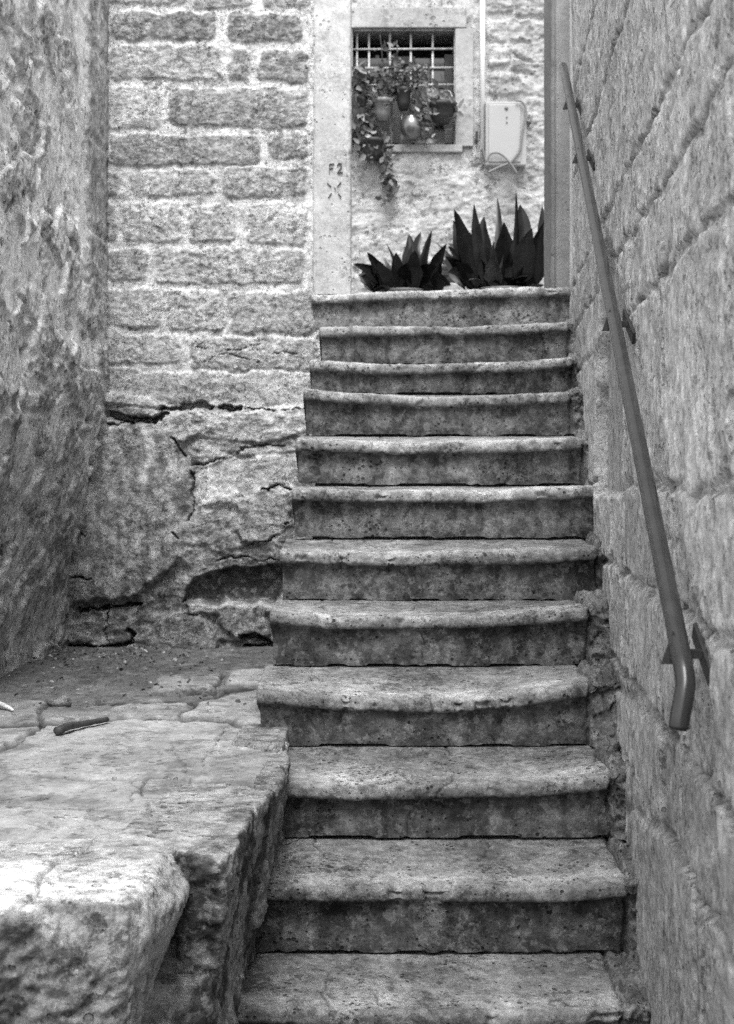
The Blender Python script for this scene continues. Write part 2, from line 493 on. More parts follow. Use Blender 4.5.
# ================================================================== LEFT WALL
def left_wall():
    d = np.concatenate([np.linspace(3.3, 4.1, 60)[:-1], np.arange(4.1, 6.17, .0050)]).astype(f32)
    z = np.arange(-.72, 1.98, .0058).astype(f32)
    Dg, Z = np.meshgrid(d, z, indexing='ij')
    P = np.stack([Dg, Z * 1.0, np.zeros_like(Z)], -1)
    low = sst(.45, -.6, Z)
    base = -1.012 - .035 * (6.13 - Dg) - .15 * low ** 1.3
    big = fbm(P * 2.1, 4, .55, seed=101)
    f1, f2, idd = worley(np.stack([Dg * 3.6 + fbm(P * 5, 2, seed=3) * .5, Z * 6.5 + fbm(P * 5 + 7, 2, seed=4) * .5, idz(Z)], -1), 7)
    edge = f2 - f1
    show = sst(.25, .5, idd + .35 * fbm(P * 2.6, 3, seed=104))
    stone = sst(.03, .20, edge) * show
    mid = fbm(P * 11, 4, .6, seed=106); rid = fbm(P * np.array([19, 15, 1]), 4, .62, seed=108, ridged=True)
    fine = fbm(P * np.array([34, 30, 1]), 4, .62, seed=109, ridged=True)
    h = .016 * big + .010 * stone + (.0040 * mid + .0028 * rid + .0015 * fine) * (.6 + .8 * stone)
    pock = sst(.32, .50, fbm(P * 6.5, 3, .55, seed=111)) * (.35 + .65 * (1 - show))
    h -= .034 * pock
    tone = 1.16 - .62 * stone * sst(-.45, .15, big) + .22 * mid + .22 * fbm(P * 5, 4, .6, seed=112) + .12 * fine
    tone = tone * (1 - .45 * pock)
    plaster = sst(.0, .4, fbm(P * 3.4, 4, .6, seed=115) + .15)
    tone += .16 * plaster * (1 - stone)
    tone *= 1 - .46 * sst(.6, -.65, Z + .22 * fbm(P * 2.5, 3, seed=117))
    # plaster band and dressed corner stones at the far end
    wb = Dg + .05 * fbm(np.stack([Z * 3, Z * 0, Z * 0], -1), 3, seed=119)
    upz = sst(.50, .95, Z)
    band = np.exp(-((wb - 5.68) / .075) ** 2) * upz
    tone = tone * (1 - band) + 1.5 * band; h = h * (1 - .8 * band)
    qn = sst(5.76, 5.82, wb) * upz
    jt = np.abs(((Z / .34 + .3) % 1) - .5)
    h = h * (1 - qn) + qn * (.012 + .005 * mid + .003 * rid - .010 * sst(.44, .49, jt)); tone = tone * (1 - qn) + qn * (.66 + .25 * mid + .5 * sst(.44, .49, jt))
    tone = tone * (1 - .4 * sst(6.09, 6.13, Dg) * upz)
    V = np.stack([base + h, Dg, Z + CZ], -1)
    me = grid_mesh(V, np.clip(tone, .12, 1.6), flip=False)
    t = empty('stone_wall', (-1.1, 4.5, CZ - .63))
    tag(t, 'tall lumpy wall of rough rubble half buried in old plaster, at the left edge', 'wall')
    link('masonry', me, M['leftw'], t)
    bm = bmesh.new(); bm_box(bm, -1.75, 3.3, 0, -1.42, D0 + .45, CZ + 1.96)
    link('wall_core', bm_mesh(bm, .8), M['leftw'], t)
def idz(Z): return np.zeros_like(Z)
left_wall()

# ================================================================== RIGHT WALL
def xr_wall(d): return .593 + .0723 * (d - 3.4)
def right_wall():
    d = np.concatenate([np.linspace(-1.2, 1.9, 70)[:-1], np.arange(1.9, 4.2, .0055), np.arange(4.2, 6.20, .008)]).astype(f32)
    z = np.concatenate([np.arange(-1.25, 2.02, .0058)]).astype(f32)
    Dg, Z = np.meshgrid(d, z, indexing='ij')
    P = np.stack([Dg, Z, np.zeros_like(Z)], -1)
    # courses, units of 1 cm
    rnd = random.Random(12)
    cz = [-1.25, -.86, -.645, -.455, -.215, -.015, .38, .555, .72, 1.10, 1.42, 1.85, 2.1, 2.5]
    st = []
    for a, b in zip(cz[:-1], cz[1:]):
        x = -1.3 - rnd.random() * .3
        while x < 6.3:
            w = rnd.uniform(.55, 1.25)
            st.append((x * 100, a * 100 + .9, (x + w) * 100 - 1.8, b * 100 - .9, rnd.uniform(.74, 1.08), rnd.uniform(-.6, .8)))
            x += w
    sd, tn, lf = stones_field(Dg * 100, Z * 100, st, 2.6, 131, rnd=2.2, wavelength=14)
    inside = sst(-.6, .7, sd)
    big = fbm(P * 2.4, 4, .55, seed=133); mid = fbm(P * 13, 4, .6, seed=135)
    P2 = P * np.array([24, 13, 1]); rid = fbm(P2, 4, .62, seed=137, ridged=True)
    h = .008 * big + inside * (.0075 + .004 * mid + .0032 * rid + .0022 * lf) + (1 - inside) * (-.001 + .003 * mid)
    over = sst(.0, .45, fbm(P * 3.1, 4, .6, seed=139) + .22 - .4 * sst(.1, -.5, Z))     # plaster spread across the joints
    h = h * (1 - .5 * over) + .5 * over * (.0085 + .003 * mid + .002 * rid)
    tone = inside * tn + (1 - inside) * (1.0 + .5 * sst(-.1, .3, fbm(P * 2.7, 3, seed=145)) - .35 * sst(-.05, .3, fbm(P * 3.1 + 9, 3, seed=146)))
    tone = tone * (1 - .45 * over) + .45 * over * 1.18
    tone *= 1 + .14 * mid
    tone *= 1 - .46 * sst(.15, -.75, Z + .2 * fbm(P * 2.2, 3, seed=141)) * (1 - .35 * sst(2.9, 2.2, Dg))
    jl = np.exp(-((sd + .2) / .45) ** 2) * sst(-.35, .1, fbm(P * 6, 3, seed=147)); h -= .005 * jl; tone *= 1 - .50 * jl
    # gouges
    gg = sst(.42, .7, fbm(P * np.array([9, 6, 1]), 4, .55, seed=143)); h -= .012 * gg; tone *= 1 - .25 * gg
    for pl, tt in (([(252, -132), (252, -65), (300, -66), (364, -77), (364, -132)], .60), ([(298, -64), (298, -47), (410, -53), (410, -64)], .74), ([(300, -20), (300, -2), (372, -2), (372, -20)], .72), ([(262, -44), (262, -23), (362, -25), (362, -44)], .82)):
        pd = poly_sd(Dg * 100 + 1.6 * mid, Z * 100 + 1.6 * mid, pl)
        kk = sst(-.5, .8, pd); rim = np.exp(-((pd + 1.5) / 1.2) ** 2)
        h = h * (1 - kk) + kk * (.013 + .003 * mid + .002 * rid); h = h - .006 * rim
        tone = tone * (1 - kk) + kk * tt * (1 + .14 * mid + .25 * big); tone = tone * (1 + .12 * rim)
    # long smooth recess left by a removed frame
    rc = poly_sd(Dg * 100 + mid, Z * 100 + mid, [(383, -4), (383, 46), (430, 66), (452, 58), (470, 20), (470, -4)])
    kr = sst(-.6, .6, rc)
    h = h * (1 - kr) + kr * (-.022 + .0015 * mid); tone = tone * (1 - kr) + kr * (.82 + .08 * mid)
    # mortar skim beside the jamb and along the stair edge
    kj = sst(5.93, 6.0, Dg + .02 * mid) * sst(.5, .9, Z); h = h * (1 - kj) + kj * .008; tone = tone * (1 - kj) + kj * 1.5
    V = np.stack([xr_wall(Dg) - h, Dg, Z + CZ], -1)
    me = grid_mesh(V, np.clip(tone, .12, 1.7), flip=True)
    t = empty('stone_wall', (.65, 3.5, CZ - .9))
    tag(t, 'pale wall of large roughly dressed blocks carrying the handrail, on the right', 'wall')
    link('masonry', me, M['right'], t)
    bm = bmesh.new()
    vs = []
    for zz in (0, CZ + 2.0):
        for (dd, off) in ((-1.2, .04), (6.2, .04), (6.2, .5), (-1.2, .5)):
            vs.append(bm.verts.new((xr_wall(dd) + off, dd, zz)))
    for fidx in ((0, 1, 2, 3), (4, 5, 6, 7), (0, 1, 5, 4), (1, 2, 6, 5), (2, 3, 7, 6), (3, 0, 4, 7)):
        bm.faces.new([vs[i] for i in fidx])
    link('wall_core', bm_mesh(bm, .8), M['right'], t)
right_wall()

# ================================================================== STAIRCASE
# depth, nose height in the photo at left / middle / right, left end, end of the sound stone
ST = [(3.13, 1006, 1013, 1008, 232, 625), (3.40, 883, 890, 884, 248, 628), (3.67, 780, 786, 776, 262, 612), (3.94, 688, 699, 684, 256, 592),
      (4.21, 611, 617, 608, 269, 588), (4.48, 549, 553, 545, 279, 598), (4.75, 488, 492, 485, 291, 597), (5.02, 439, 443, 437, 295, 584),
      (5.29, 389, 397, 392, 303, 572), (5.56, 360, 364, 357, 309, 574), (5.83, 326, 326, 321, 319, 570), (6.10, 294, 290, 286, 311, 571)]
ZB = {0: -1.019, 1: -.832, 2: -.661, 3: -.493, 4: -.340, 5: -.177, 6: -.019, 7: .148, 8: .300, 9: .425, 10: .578, 11: .735}
def zrel(py, d): return -(py - HOR) * d / F
stairs = empty('stone_staircase', (.1, 3.2, 0))
tag(stairs, 'steep flight of twelve worn grey stone steps with rounded nosings, climbing to the doorway', 'staircase')
def make_step(k):
    d, yl, ym, yr, pxl, pxr = ST[k]
    xl = (pxl - 367) / F * d; xr = (pxr - 367) / F * d; xw = xr_wall(d + .15) + .03
    dn = ST[k + 1][0] if k < 11 else d + .34
    zb = ZB[k]; zprev = ZB[k - 1] if k > 0 else -1.25
    over = .028; r = .0172
    res = .0042 if k < 6 else .0052
    xs = np.arange(xl, xw, res)
    xs = np.concatenate([[xl, xl, xl + .002, xl + .005], xs[2:]]).astype(f32)
    xc = (xl + xr) / 2
    # profile
    back = dn + .07
    zn = zrel(ym, d)
    pts = [(back, zb), (d + r + .06, zn + (zb - zn) * .16)]
    for a in np.linspace(90, 262, 14):
        ca, sa = math.cos(math.radians(a)), math.sin(math.radians(a))
        pts.append((d + r + r * math.copysign(abs(ca) ** .62, ca), zn - r + r * math.copysign(abs(sa) ** .62, sa)))
    pts += [(d + over - .002, zn - 2 * r - .001), (d + over, zn - 2 * r - .007), (d + over + .004, zprev + .0035)]
    pts = np.array(pts)
    seg = np.hypot(*np.diff(pts, axis=0).T); s = np.concatenate([[0], np.cumsum(seg)])
    sv = np.arange(0, s[-1], res); py_ = np.interp(sv, s, pts[:, 0]); pz_ = np.interp(sv, s, pts[:, 1])
    s_nose = s[1]
    wv = np.interp(sv, [0, s_nose, s[15], s[-1]], [0, 1, 1, 0])
    a = np.array([xl, xc, xr]); zz = np.array([zrel(yl, d), zn, zrel(yr, d)]) - zn
    co = np.polyfit(a, zz, 2)
    xq = np.minimum(xs, xr + .02)
    dz = np.polyval(co, xq)
    V = np.empty((len(xs), len(sv), 3), f32)
    V[..., 0] = xs[:, None]; V[..., 1] = py_[None]; V[..., 2] = pz_[None] + dz[:, None] * wv[None] + CZ
    # the nosing is worn back where feet fall
    one = np.stack([xs * 2.2, xs * 0 + k * 3.7, xs * 0], -1)
    wear = fbm(one, 3, .5, seed=201)
    V[..., 2] += (.009 * wear[:, None]) * wv[None]
    V[..., 1] += (.010 * fbm(one + 5, 3, .5, seed=203)[:, None] + .012 * np.exp(-((xs - xc) / .16) ** 2)[:, None]) * np.interp(sv, [0, s_nose - .14, s_nose + .035, s[15], s[16]], [0, 0, 1, 1, 0])[None]
    N = grid_normals(V.astype(np.float64)).astype(f32)
    if N[len(xs) // 2, 5, 2] < 0: N = -N
    P = V.copy(); P[..., 1] += k * 4.1
    big = fbm(P * 4, 3, .5, seed=205); mid = fbm(P * 16, 4, .6, seed=207); fine = fbm(P * 60, 3, .6, seed=209)
    nosew = np.interp(sv, [0, s_nose - .03, s_nose + .02, s[15], s[17], s[-1]], [.3, .6, 1, 1, .6, .7])[None]
    h = .0022 * big + (.0024 * mid + .0022 * fine) * nosew
    # chips broken out of the nosing
    chip = sst(.36, .62, fbm(np.stack([P[..., 0] * 9, P[..., 1] * 5, P[..., 2] * 5], -1), 3, .6, seed=211)) * np.exp(-((sv - s[8]) / .028) ** 2)[None]
    h -= .017 * chip
    # pits
    f1, f2, idd = worley(P * 34, 17)
    gate = sst(.05, .4, fbm(P * 6, 3, seed=213)) 
    pit = (1 - sst(.10, .24, f1)) * (idd > .55) * gate
    h -= .006 * pit
    # crumbled mortar and broken stone between the block and the wall
    xb = xr + .012 * fbm(np.stack([P[..., 1] * 9, P[..., 2] * 9, P[..., 0] * 0 + k], -1), 3, seed=215)
    xx = V[..., 0]
    brk = sst(xb - .004, xb + .014, xx)
    w1, w2, wi = worley(P * np.array([11, 12, 14]) + fbm(P * 14, 2, seed=216)[..., None] * .8, 19)
    lump = (w2 - w1)
    rubb = fbm(P * 9, 4, .6, seed=217)
    nosep = np.interp(sv, [0, s_nose - .02, s_nose + .01, s[15], s[17], s[-1]], [.2, .2, 1, 1, -.15, -.3])[None]
    broken = [.030, .022, .018, .030, .016, .018, .026, .028, .022, .024, .026, .012][k]
    near = sst(xr, xw - .04, xx)
    h = h * (1 - brk) + brk * (-broken * .75 * np.clip(nosep, 0, 1) + .030 * near * np.clip(-nosep * 3, 0, 1) + .020 * rubb + .012 * fbm(P * 22, 5, .62, seed=218, ridged=True) - .008 * (1 - sst(.0, .12, lump)) + .012 * (wi - .5))
    crack = np.exp(-((xx - xb) / .0035) ** 2)
    h -= .012 * crack
    # hairline cracks running through the block
    hair = np.zeros_like(xx)
    for q in range(2):
        cx = xl + (xr - xl) * random.uniform(.12, .92)
        cl = np.abs(xx - cx - .05 * fbm(np.stack([sv[None] * 7 + 0 * xx, xx * 0 + q * 9 + k, xx * 0], -1), 3, seed=219))
        on = (1 - sst(.0012, .0042, cl)) * sst(-.1, .2, fbm(np.stack([sv[None] * 5 + 0 * xx, xx * 0 + q + k * 2, xx * 0], -1), 2, seed=221))
        h -= .004 * on; hair = np.maximum(hair, on)
    else:
        pass
    V = V + N * h[..., None]
    V[:, -2:, 2] -= .0052 * sst(-.1, .12, fbm(np.stack([xs * 9, xs * 0 + k, xs * 0], -1), 3, seed=231))[:, None]
    V[..., 0] = np.maximum(V[..., 0], xl + .009 * np.interp(sv, [0, s[15], s[16], s[-1]], [0, 0, 1, 1])[None])
    # tone: worn nosing with painted highlight, stained riser with painted shade below the nose
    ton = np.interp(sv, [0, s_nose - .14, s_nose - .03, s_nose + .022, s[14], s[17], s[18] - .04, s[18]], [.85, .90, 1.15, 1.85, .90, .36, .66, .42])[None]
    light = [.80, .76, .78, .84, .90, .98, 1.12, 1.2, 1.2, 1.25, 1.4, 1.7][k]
    stain = fbm(np.stack([P[..., 0] * 6, P[..., 1] * 3, P[..., 2] * 3], -1), 4, .6, seed=225)
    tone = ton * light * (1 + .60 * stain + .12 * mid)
    grime = sst(.10, .32, fbm(P * 13, 5, .65, seed=229)); tone *= 1 - .42 * grime * np.interp(sv, [0, s_nose, s[17], s[18]], [.5, .3, 1, 1])[None]
    drip = sst(.1, .5, fbm(np.stack([P[..., 0] * 18, P[..., 1], P[..., 2] * 2.4], -1), 4, .6, seed=227)) * np.interp(sv, [0, s[15], s[17], s[18]], [0, 0, 1, .5])[None]
    tone *= 1 - .50 * drip
    tone *= 1 - .60 * hair
    tone *= 1 - .55 * pit
    tone = tone * (1 - brk) + brk * light * (.72 + .3 * rubb + .3 * (wi - .5)) * (.75 + .4 * sst(.0, .14, lump))
    tone *= 1 - .6 * crack
    if k in (5, 6, 9):          # dark algae at the right end of some risers
        tone *= 1 - .5 * sst(xr - .10, xr, xx + .05 * rubb) * np.interp(sv, [0, s[3], s[16], s[18]], [0, 0, 1, 1])[None]
    # close the left end
    cy, czz = back - .01, zprev + .01 + CZ
    for i, sh in ((0, 1.0), (1, .06), (2, .02), (3, .006)):
        V[i, :, 1] = V[i, :, 1] * (1 - sh) + cy * sh
        V[i, :, 2] = V[i, :, 2] * (1 - sh) + czz * sh
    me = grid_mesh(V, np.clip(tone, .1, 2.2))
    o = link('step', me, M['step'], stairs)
for k in range(12):
    make_step(k)
# rough masonry body that carries the steps
bm = bmesh.new()
for k in range(12):
    d = ST[k][0]; dn = ST[k + 1][0] if k < 11 else 6.45
    bm_box(bm, -.165, d + .06 + (.003 * k), 0, xr_wall(d) + .06 + .001 * k, 6.44 - .002 * k, CZ + zrel(ST[k][2], d) - .03)
link('stair_body', bm_mesh(bm, .6), M['step'], stairs)

# ================================================================== LANDING
ZL = -.63
def L(px, py, z=ZL):
    d = -z * F / (py - HOR)
    return ((px - 367) / F * d, d)
CR = [([(-80, 915), (0, 910), (25, 906), (37, 894), (45, 873), (61, 857), (78, 853), (98, 837)], .0042, .016),
      ([(-60, 770), (40, 774), (95, 777), (150, 777), (205, 782), (262, 787), (290, 790)], .0045, .012),
      ([(0, 806), (60, 808), (105, 811), (150, 806)], .003, .006), ([(150, 830), (153, 810), (148, 800), (133, 780)], .003, .006),
      ([(150, 777), (133, 793), (130, 800)], .003, .006), ([(172, 742), (178, 760), (190, 784)], .0025, .004),
      ([(-20, 755), (18, 742), (30, 733), (44, 722), (120, 718), (220, 719), (232, 722), (262, 728)], .010, .012),
      ([(232, 722), (215, 740), (200, 768)], .003, .004),
      ([(44, 722), (38, 715), (46, 702), (60, 695)], .012, .010), ([(-40, 726), (38, 723)], .012, .010),
      ([(150, 690), (215, 689), (222, 672)], .006, .008), ([(180, 714), (200, 702), (225, 688), (262, 684)], .006, .007), ([(98, 700), (150, 702), (200, 700)], .008, .008)]
FLAGS = [[(-90, 775), (-90, 752), (14, 748), (42, 724), (100, 720), (228, 722), (200, 786), (90, 779)], [(150, 690), (160, 675), (220, 672), (214, 688)],
         [(183, 714), (205, 700), (262, 686), (262, 700), (236, 722)], [(-90, 722), (-90, 698), (50, 700), (38, 714)], [(225, 682), (232, 670), (268, 668), (262, 682)],
         [(110, 708), (150, 698), (195, 700), (180, 708)]]
LWX = lambda pts: [L(a, b) for a, b in pts]
def land_fields(x, y):
    P = np.stack([x, y, np.zeros_like(x)], -1)
    wob = fbm(P * 9, 3, .55, seed=303)
    xx = x + .012 * wob; yy = y + .02 * fbm(P * 7 + 5, 3, .55, seed=305)
    h = .007 * fbm(P * 2.4, 4, .5, seed=307) + .0028 * fbm(P * 14, 4, .6, seed=309)
    tone = 1.08 + .26 * fbm(P * np.array([3.4, 3, 1]), 5, .6, seed=311)
    for pl, tt in (([(-90, 806), (150, 806), (150, 778), (-90, 772)], .86), ([(150, 850), (150, 780), (290, 786), (250, 860)], .88), ([(-90, 840), (-90, 806), (150, 806), (140, 836)], .98),
                   ([(40, 770), (40, 742), (100, 720), (228, 722), (200, 780)], .93), ([(200, 780), (232, 724), (290, 726), (290, 788)], .80)):
        kk = sst(-.006, .006, poly_sd(xx, yy, LWX(pl))); tone = tone * (1 - kk * (1 - tt)); h = h + .002 * kk * (tt - .9) * 10
    tone = tone * (1 - .35 * sst(.12, .42, fbm(P * 6.5, 5, .65, seed=312)))
    # trodden dirt farther back, with flags showing through
    dirt = sst(L(0, 722)[1], L(0, 700)[1], yy)
    fl = np.zeros_like(x)
    for f in FLAGS:
        fl = np.maximum(fl, sst(-.008, .012, poly_sd(xx, yy, LWX(f))))
    dirt = dirt * (1 - fl)
    h = h - .010 * dirt + dirt * (.0035 * fbm(P * 30, 4, .65, seed=313))
    tone = tone * (1 - dirt) + dirt * (.50 + .16 * fbm(P * 12, 4, .65, seed=315))
    for pts, w, dep in CR:
        wv = min(w * 300, 2.6) * (1 + .6 * fbm(P * 22, 2, seed=317))
        g = (1 - sst(wv * .5, wv * 1.4, seg_dist(367 + xx * F / yy, HOR - ZL * F / yy, pts))) * sst(-.9, -.35, fbm(P * 9, 2, seed=318))
        h = h - dep * g; tone = tone * (1 - .7 * g)
    # small holes
    for (px, py, rr, dep) in ((83, 894, .0055, .012), (117, 858, .003, .006), (107, 896, .003, .004), (130, 893, .003, .004)):
        c = L(px, py)
        g = 1 - sst(rr * .5, rr * 1.2, np.hypot(x - c[0], (y - c[1]) * .8)); h = h - dep * g; tone = tone * (1 - .7 * g)
    darken = sst(L(0, 705)[1], L(0, 655)[1], yy)  # landing gets darker towards the back wall
    tone = tone * (1 - .30 * darken)
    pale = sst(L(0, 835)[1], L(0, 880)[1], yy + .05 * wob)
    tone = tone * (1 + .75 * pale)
    return h, tone
def landing():
    x = np.arange(-1.62, -.12, .0045).astype(f32)
    y = np.concatenate([np.arange(2.45, 4.2, .005), np.arange(4.2, 6.2, .0068)]).astype(f32)
    X, Y = np.meshgrid(x, y, indexing='ij')
    h, tone = land_fields(X, Y)
    h = h + .03 * sst(5.95, 6.12, Y) * 0
    V = np.stack([X, Y, CZ + ZL + h], -1)
    # cut back from the stair edge, the edge stones take over there
    xe = np.interp(Y, [2.4, 2.75, 3.1, 3.6, 3.98, 4.0], [-.42, -.30, -.245, -.225, -.225, -.12])
    cx, cy = X[:-1, :-1], Y[:-1, :-1]
    keep = (cx < xe[:-1, :-1]) & (cy > 2.72) & ~((cy < 2.80) & (cx > -.43))
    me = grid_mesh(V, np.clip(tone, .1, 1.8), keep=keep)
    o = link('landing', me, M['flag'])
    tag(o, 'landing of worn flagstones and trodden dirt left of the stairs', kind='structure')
landing()

def remesh(name, bm, voxel, smooth_it, mat, parent, dispf):
    """solid -> voxel surface -> smoothed -> displaced by real height"""
    bmesh.ops.recalc_face_normals(bm, faces=bm.faces)
    me = bpy.data.meshes.new('solid'); bm.to_mesh(me); bm.free()
    o = bpy.data.objects.new('solid', me); COL.objects.link(o)
    m = o.modifiers.new('r', 'REMESH'); m.mode = 'VOXEL'; m.voxel_size = voxel
    s = o.modifiers.new('s', 'SMOOTH'); s.factor = .5; s.iterations = smooth_it
    dg = bpy.context.evaluated_depsgraph_get()
    me2 = bpy.data.meshes.new_from_object(o.evaluated_get(dg))
    bpy.data.objects.remove(o)
    n = len(me2.vertices)
    co = np.empty(n * 3, f32); me2.vertices.foreach_get('co', co); co = co.reshape(-1, 3)
    no = np.empty(n * 3, f32); me2.vertex_normals.foreach_get('vector', no); no = no.reshape(-1, 3)
    h, tone, mv = dispf(co, no)
    co = co + no * h[:, None]
    if mv is not None: co = co + mv
    me2.vertices.foreach_set('co', co.astype(f32).ravel())
    me2.polygons.foreach_set('use_smooth', np.ones(len(me2.polygons), bool))
    me2.materials.clear()
    set_attr(me2, np.clip(tone, .08, 1.8))
    me2.update()
    return link(name, me2, mat, parent)

def prism(bm, top, bot, zt, zb):
    a = [bm.verts.new((x, y, CZ + zt)) for x, y in top]; b = [bm.verts.new((x, y, CZ + zb)) for x, y in bot]
    n = len(a)
    bm.faces.new(a); bm.faces.new(b[::-1])
    for i in range(n):
        bm.faces.new((a[i], b[i], b[(i + 1) % n], a[(i + 1) % n]))

def edge_disp(kind, tf=1.0):
    def f(co, no):
        P = co.copy()
        up = sst(.55, .9, no[:, 2])
        big = fbm(P * 5, 4, .55, seed=401); mid = fbm(P * 17, 4, .6, seed=403); rid = fbm(P * np.array([14, 14, 22]), 5, .62, seed=405, ridged=True)
        f1, f2, idd = worley(P * np.array([9, 9, 11]) + mid[:, None] * .4, 23)
        fn = fbm(P * 55, 4, .65, seed=407)
        side = .0035 * fn + .015 * big + .0035 * mid + .0075 * rid - .006 * (1 - sst(.02, .14, f2 - f1))
        lh, lt = land_fields(co[:, 0], co[:, 1])
        h = side * (1 - up) * (1.0 if kind == 'boulder' else .7)
        mv = np.zeros_like(co); mv[:, 2] = up * (lh + .001)
        ts = (.34 if kind == 'boulder' else .56) + .14 * fn + .30 * big + .16 * mid + .10 * rid
        if kind == 'boulder':
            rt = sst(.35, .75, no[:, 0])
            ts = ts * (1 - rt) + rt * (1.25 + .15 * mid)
            h = h * (1 - .6 * rt * (1 - up))
        if kind == 'dark':
            patch = sst(-.12, .18, fbm(P * 6.5, 4, .6, seed=409))
            ts = .95 * (1 - patch) + patch * .24 + .12 * mid
        tone = ts * (1 - up) + lt * 1.0 * up
        return h, tone * tf, mv
    return f

ledge = empty('stone_ledge', (-.3, 2.9, 0))
tag(ledge, 'rough retaining edge of weathered boulders between the landing and the lowest steps', 'ledge')
def ring(pts): return [L(a, b) for a, b in pts]
# the large pale corner boulder
bm = bmesh.new()
n_ = 11
t0 = [(-1.5, 2.36), L(20, 912), L(60, 898), L(131, 901), L(143, 884), L(158, 864), L(168, 846), L(168, 832), L(118, 830), (-.55, 2.80), (-1.5, 2.82)]
t1 = [(-1.5, 2.33), (-.53, 2.335), (-.46, 2.34), (-.352, 2.355), (-.322, 2.46), (-.300, 2.58), (-.298, 2.69), (-.33, 2.78), (-.40, 2.80), (-.55, 2.82), (-1.5, 2.84)]
t2 = [(-1.5, 2.36), (-.53, 2.37), (-.46, 2.375), (-.362, 2.385), (-.368, 2.48), (-.375, 2.58), (-.385, 2.67), (-.40, 2.76), (-.42, 2.80), (-.55, 2.82), (-1.5, 2.84)]
lv = [[bm.verts.new((x, y, CZ + z)) for x, y in t] for t, z in ((t0, ZL), (t1, ZL - .055), (t2, ZL - .26), ([(x, y + .01) for x, y in t2], -1.30))]
bm.faces.new(lv[0]); bm.faces.new(lv[-1][::-1])
for A_, B_ in zip(lv[:-1], lv[1:]):
    for i in range(n_): bm.faces.new((A_[i], B_[i], B_[(i + 1) % n_], A_[(i + 1) % n_]))
remesh('corner_boulder', bm, .0055, 34, M['ledge'], ledge, edge_disp('boulder'))
# edge stone over the dark recessed masonry
bm = bmesh.new()
prism(bm, [L(140, 842), L(191, 853), L(229, 855), L(246, 822), L(263, 798), L(276, 787), (-.40, 3.3), (-.45, 2.85)],
      [(-.36, 2.72), (-.32, 2.74), (-.262, 2.75), (-.262, 2.9), (-.25, 3.14), (-.235, 3.3), (-.40, 3.3), (-.45, 2.85)], ZL, -.86)
remesh('edge_stone', bm, .0055, 8, M['ledge'], ledge, edge_disp('dark'))
bm = bmesh.new()
prism(bm, [L(277, 786), L(287, 759), (-.183, 3.66), (-.215, 3.95), (-.42, 3.95), (-.42, 3.3), (-.30, 3.28)],
      [(-.232, 3.28), (-.222, 3.6), (-.222, 3.66), (-.225, 3.95), (-.42, 3.95), (-.42, 3.3), (-.33, 3.28)], ZL - .002, -.92)
remesh('edge_stone', bm, .0065, 6, M['ledge'], ledge, edge_disp('side', .85))
# lower rubble course
bm = bmesh.new()
prism(bm, [(-.40, 2.68), (-.27, 2.73), (-.252, 3.1), (-.235, 3.6), (-.42, 3.6)], [(-.40, 2.70), (-.285, 2.74), (-.268, 3.1), (-.252, 3.6), (-.42, 3.6)], -.845, -1.32)
remesh('rubble', bm, .0065, 6, M['ledge'], ledge, edge_disp('dark', .95))
# small dark slab at the foot of the fourth step
bm = bmesh.new()
prism(bm, [L(232, 744), L(283, 752), L(288, 730), L(246, 727)], [L(228, 746), L(284, 756), L(289, 731), L(246, 727)], ZL + .012, ZL - .05)
remesh('slab', bm, .005, 4, M['ledge'], ledge, lambda co, no: (.004 * fbm(co * 18, 4, .6, seed=431), (.52 + .2 * fbm(co * 12, 4, .6, seed=433)), None))

# alley floor below the stairs
x = np.linspace(-2.2, 1.2, 240).astype(f32); y = np.linspace(-1.4, 3.4, 300).astype(f32)
X, Y = np.meshgrid(x, y, indexing='ij'); P = st3(X, Y)
f1, f2, idd = worley(P * np.array([2.2, 3.4, 1]), 31)
V = np.stack([X, Y, CZ - 1.205 + .008 * sst(.0, .1, f2 - f1) + .005 * fbm(P * 5, 4, seed=41)], -1)
o = link('alley_floor', grid_mesh(V, .8 + .3 * idd), M['floor']); tag(o, kind='structure')
# ground sheet that everything stands on
bm = bmesh.new(); bm_box(bm, -60, -60, -.4, 60, 60, -.02)
o = link('ground', bm_mesh(bm, .8), M['floor']); tag(o, kind='structure')

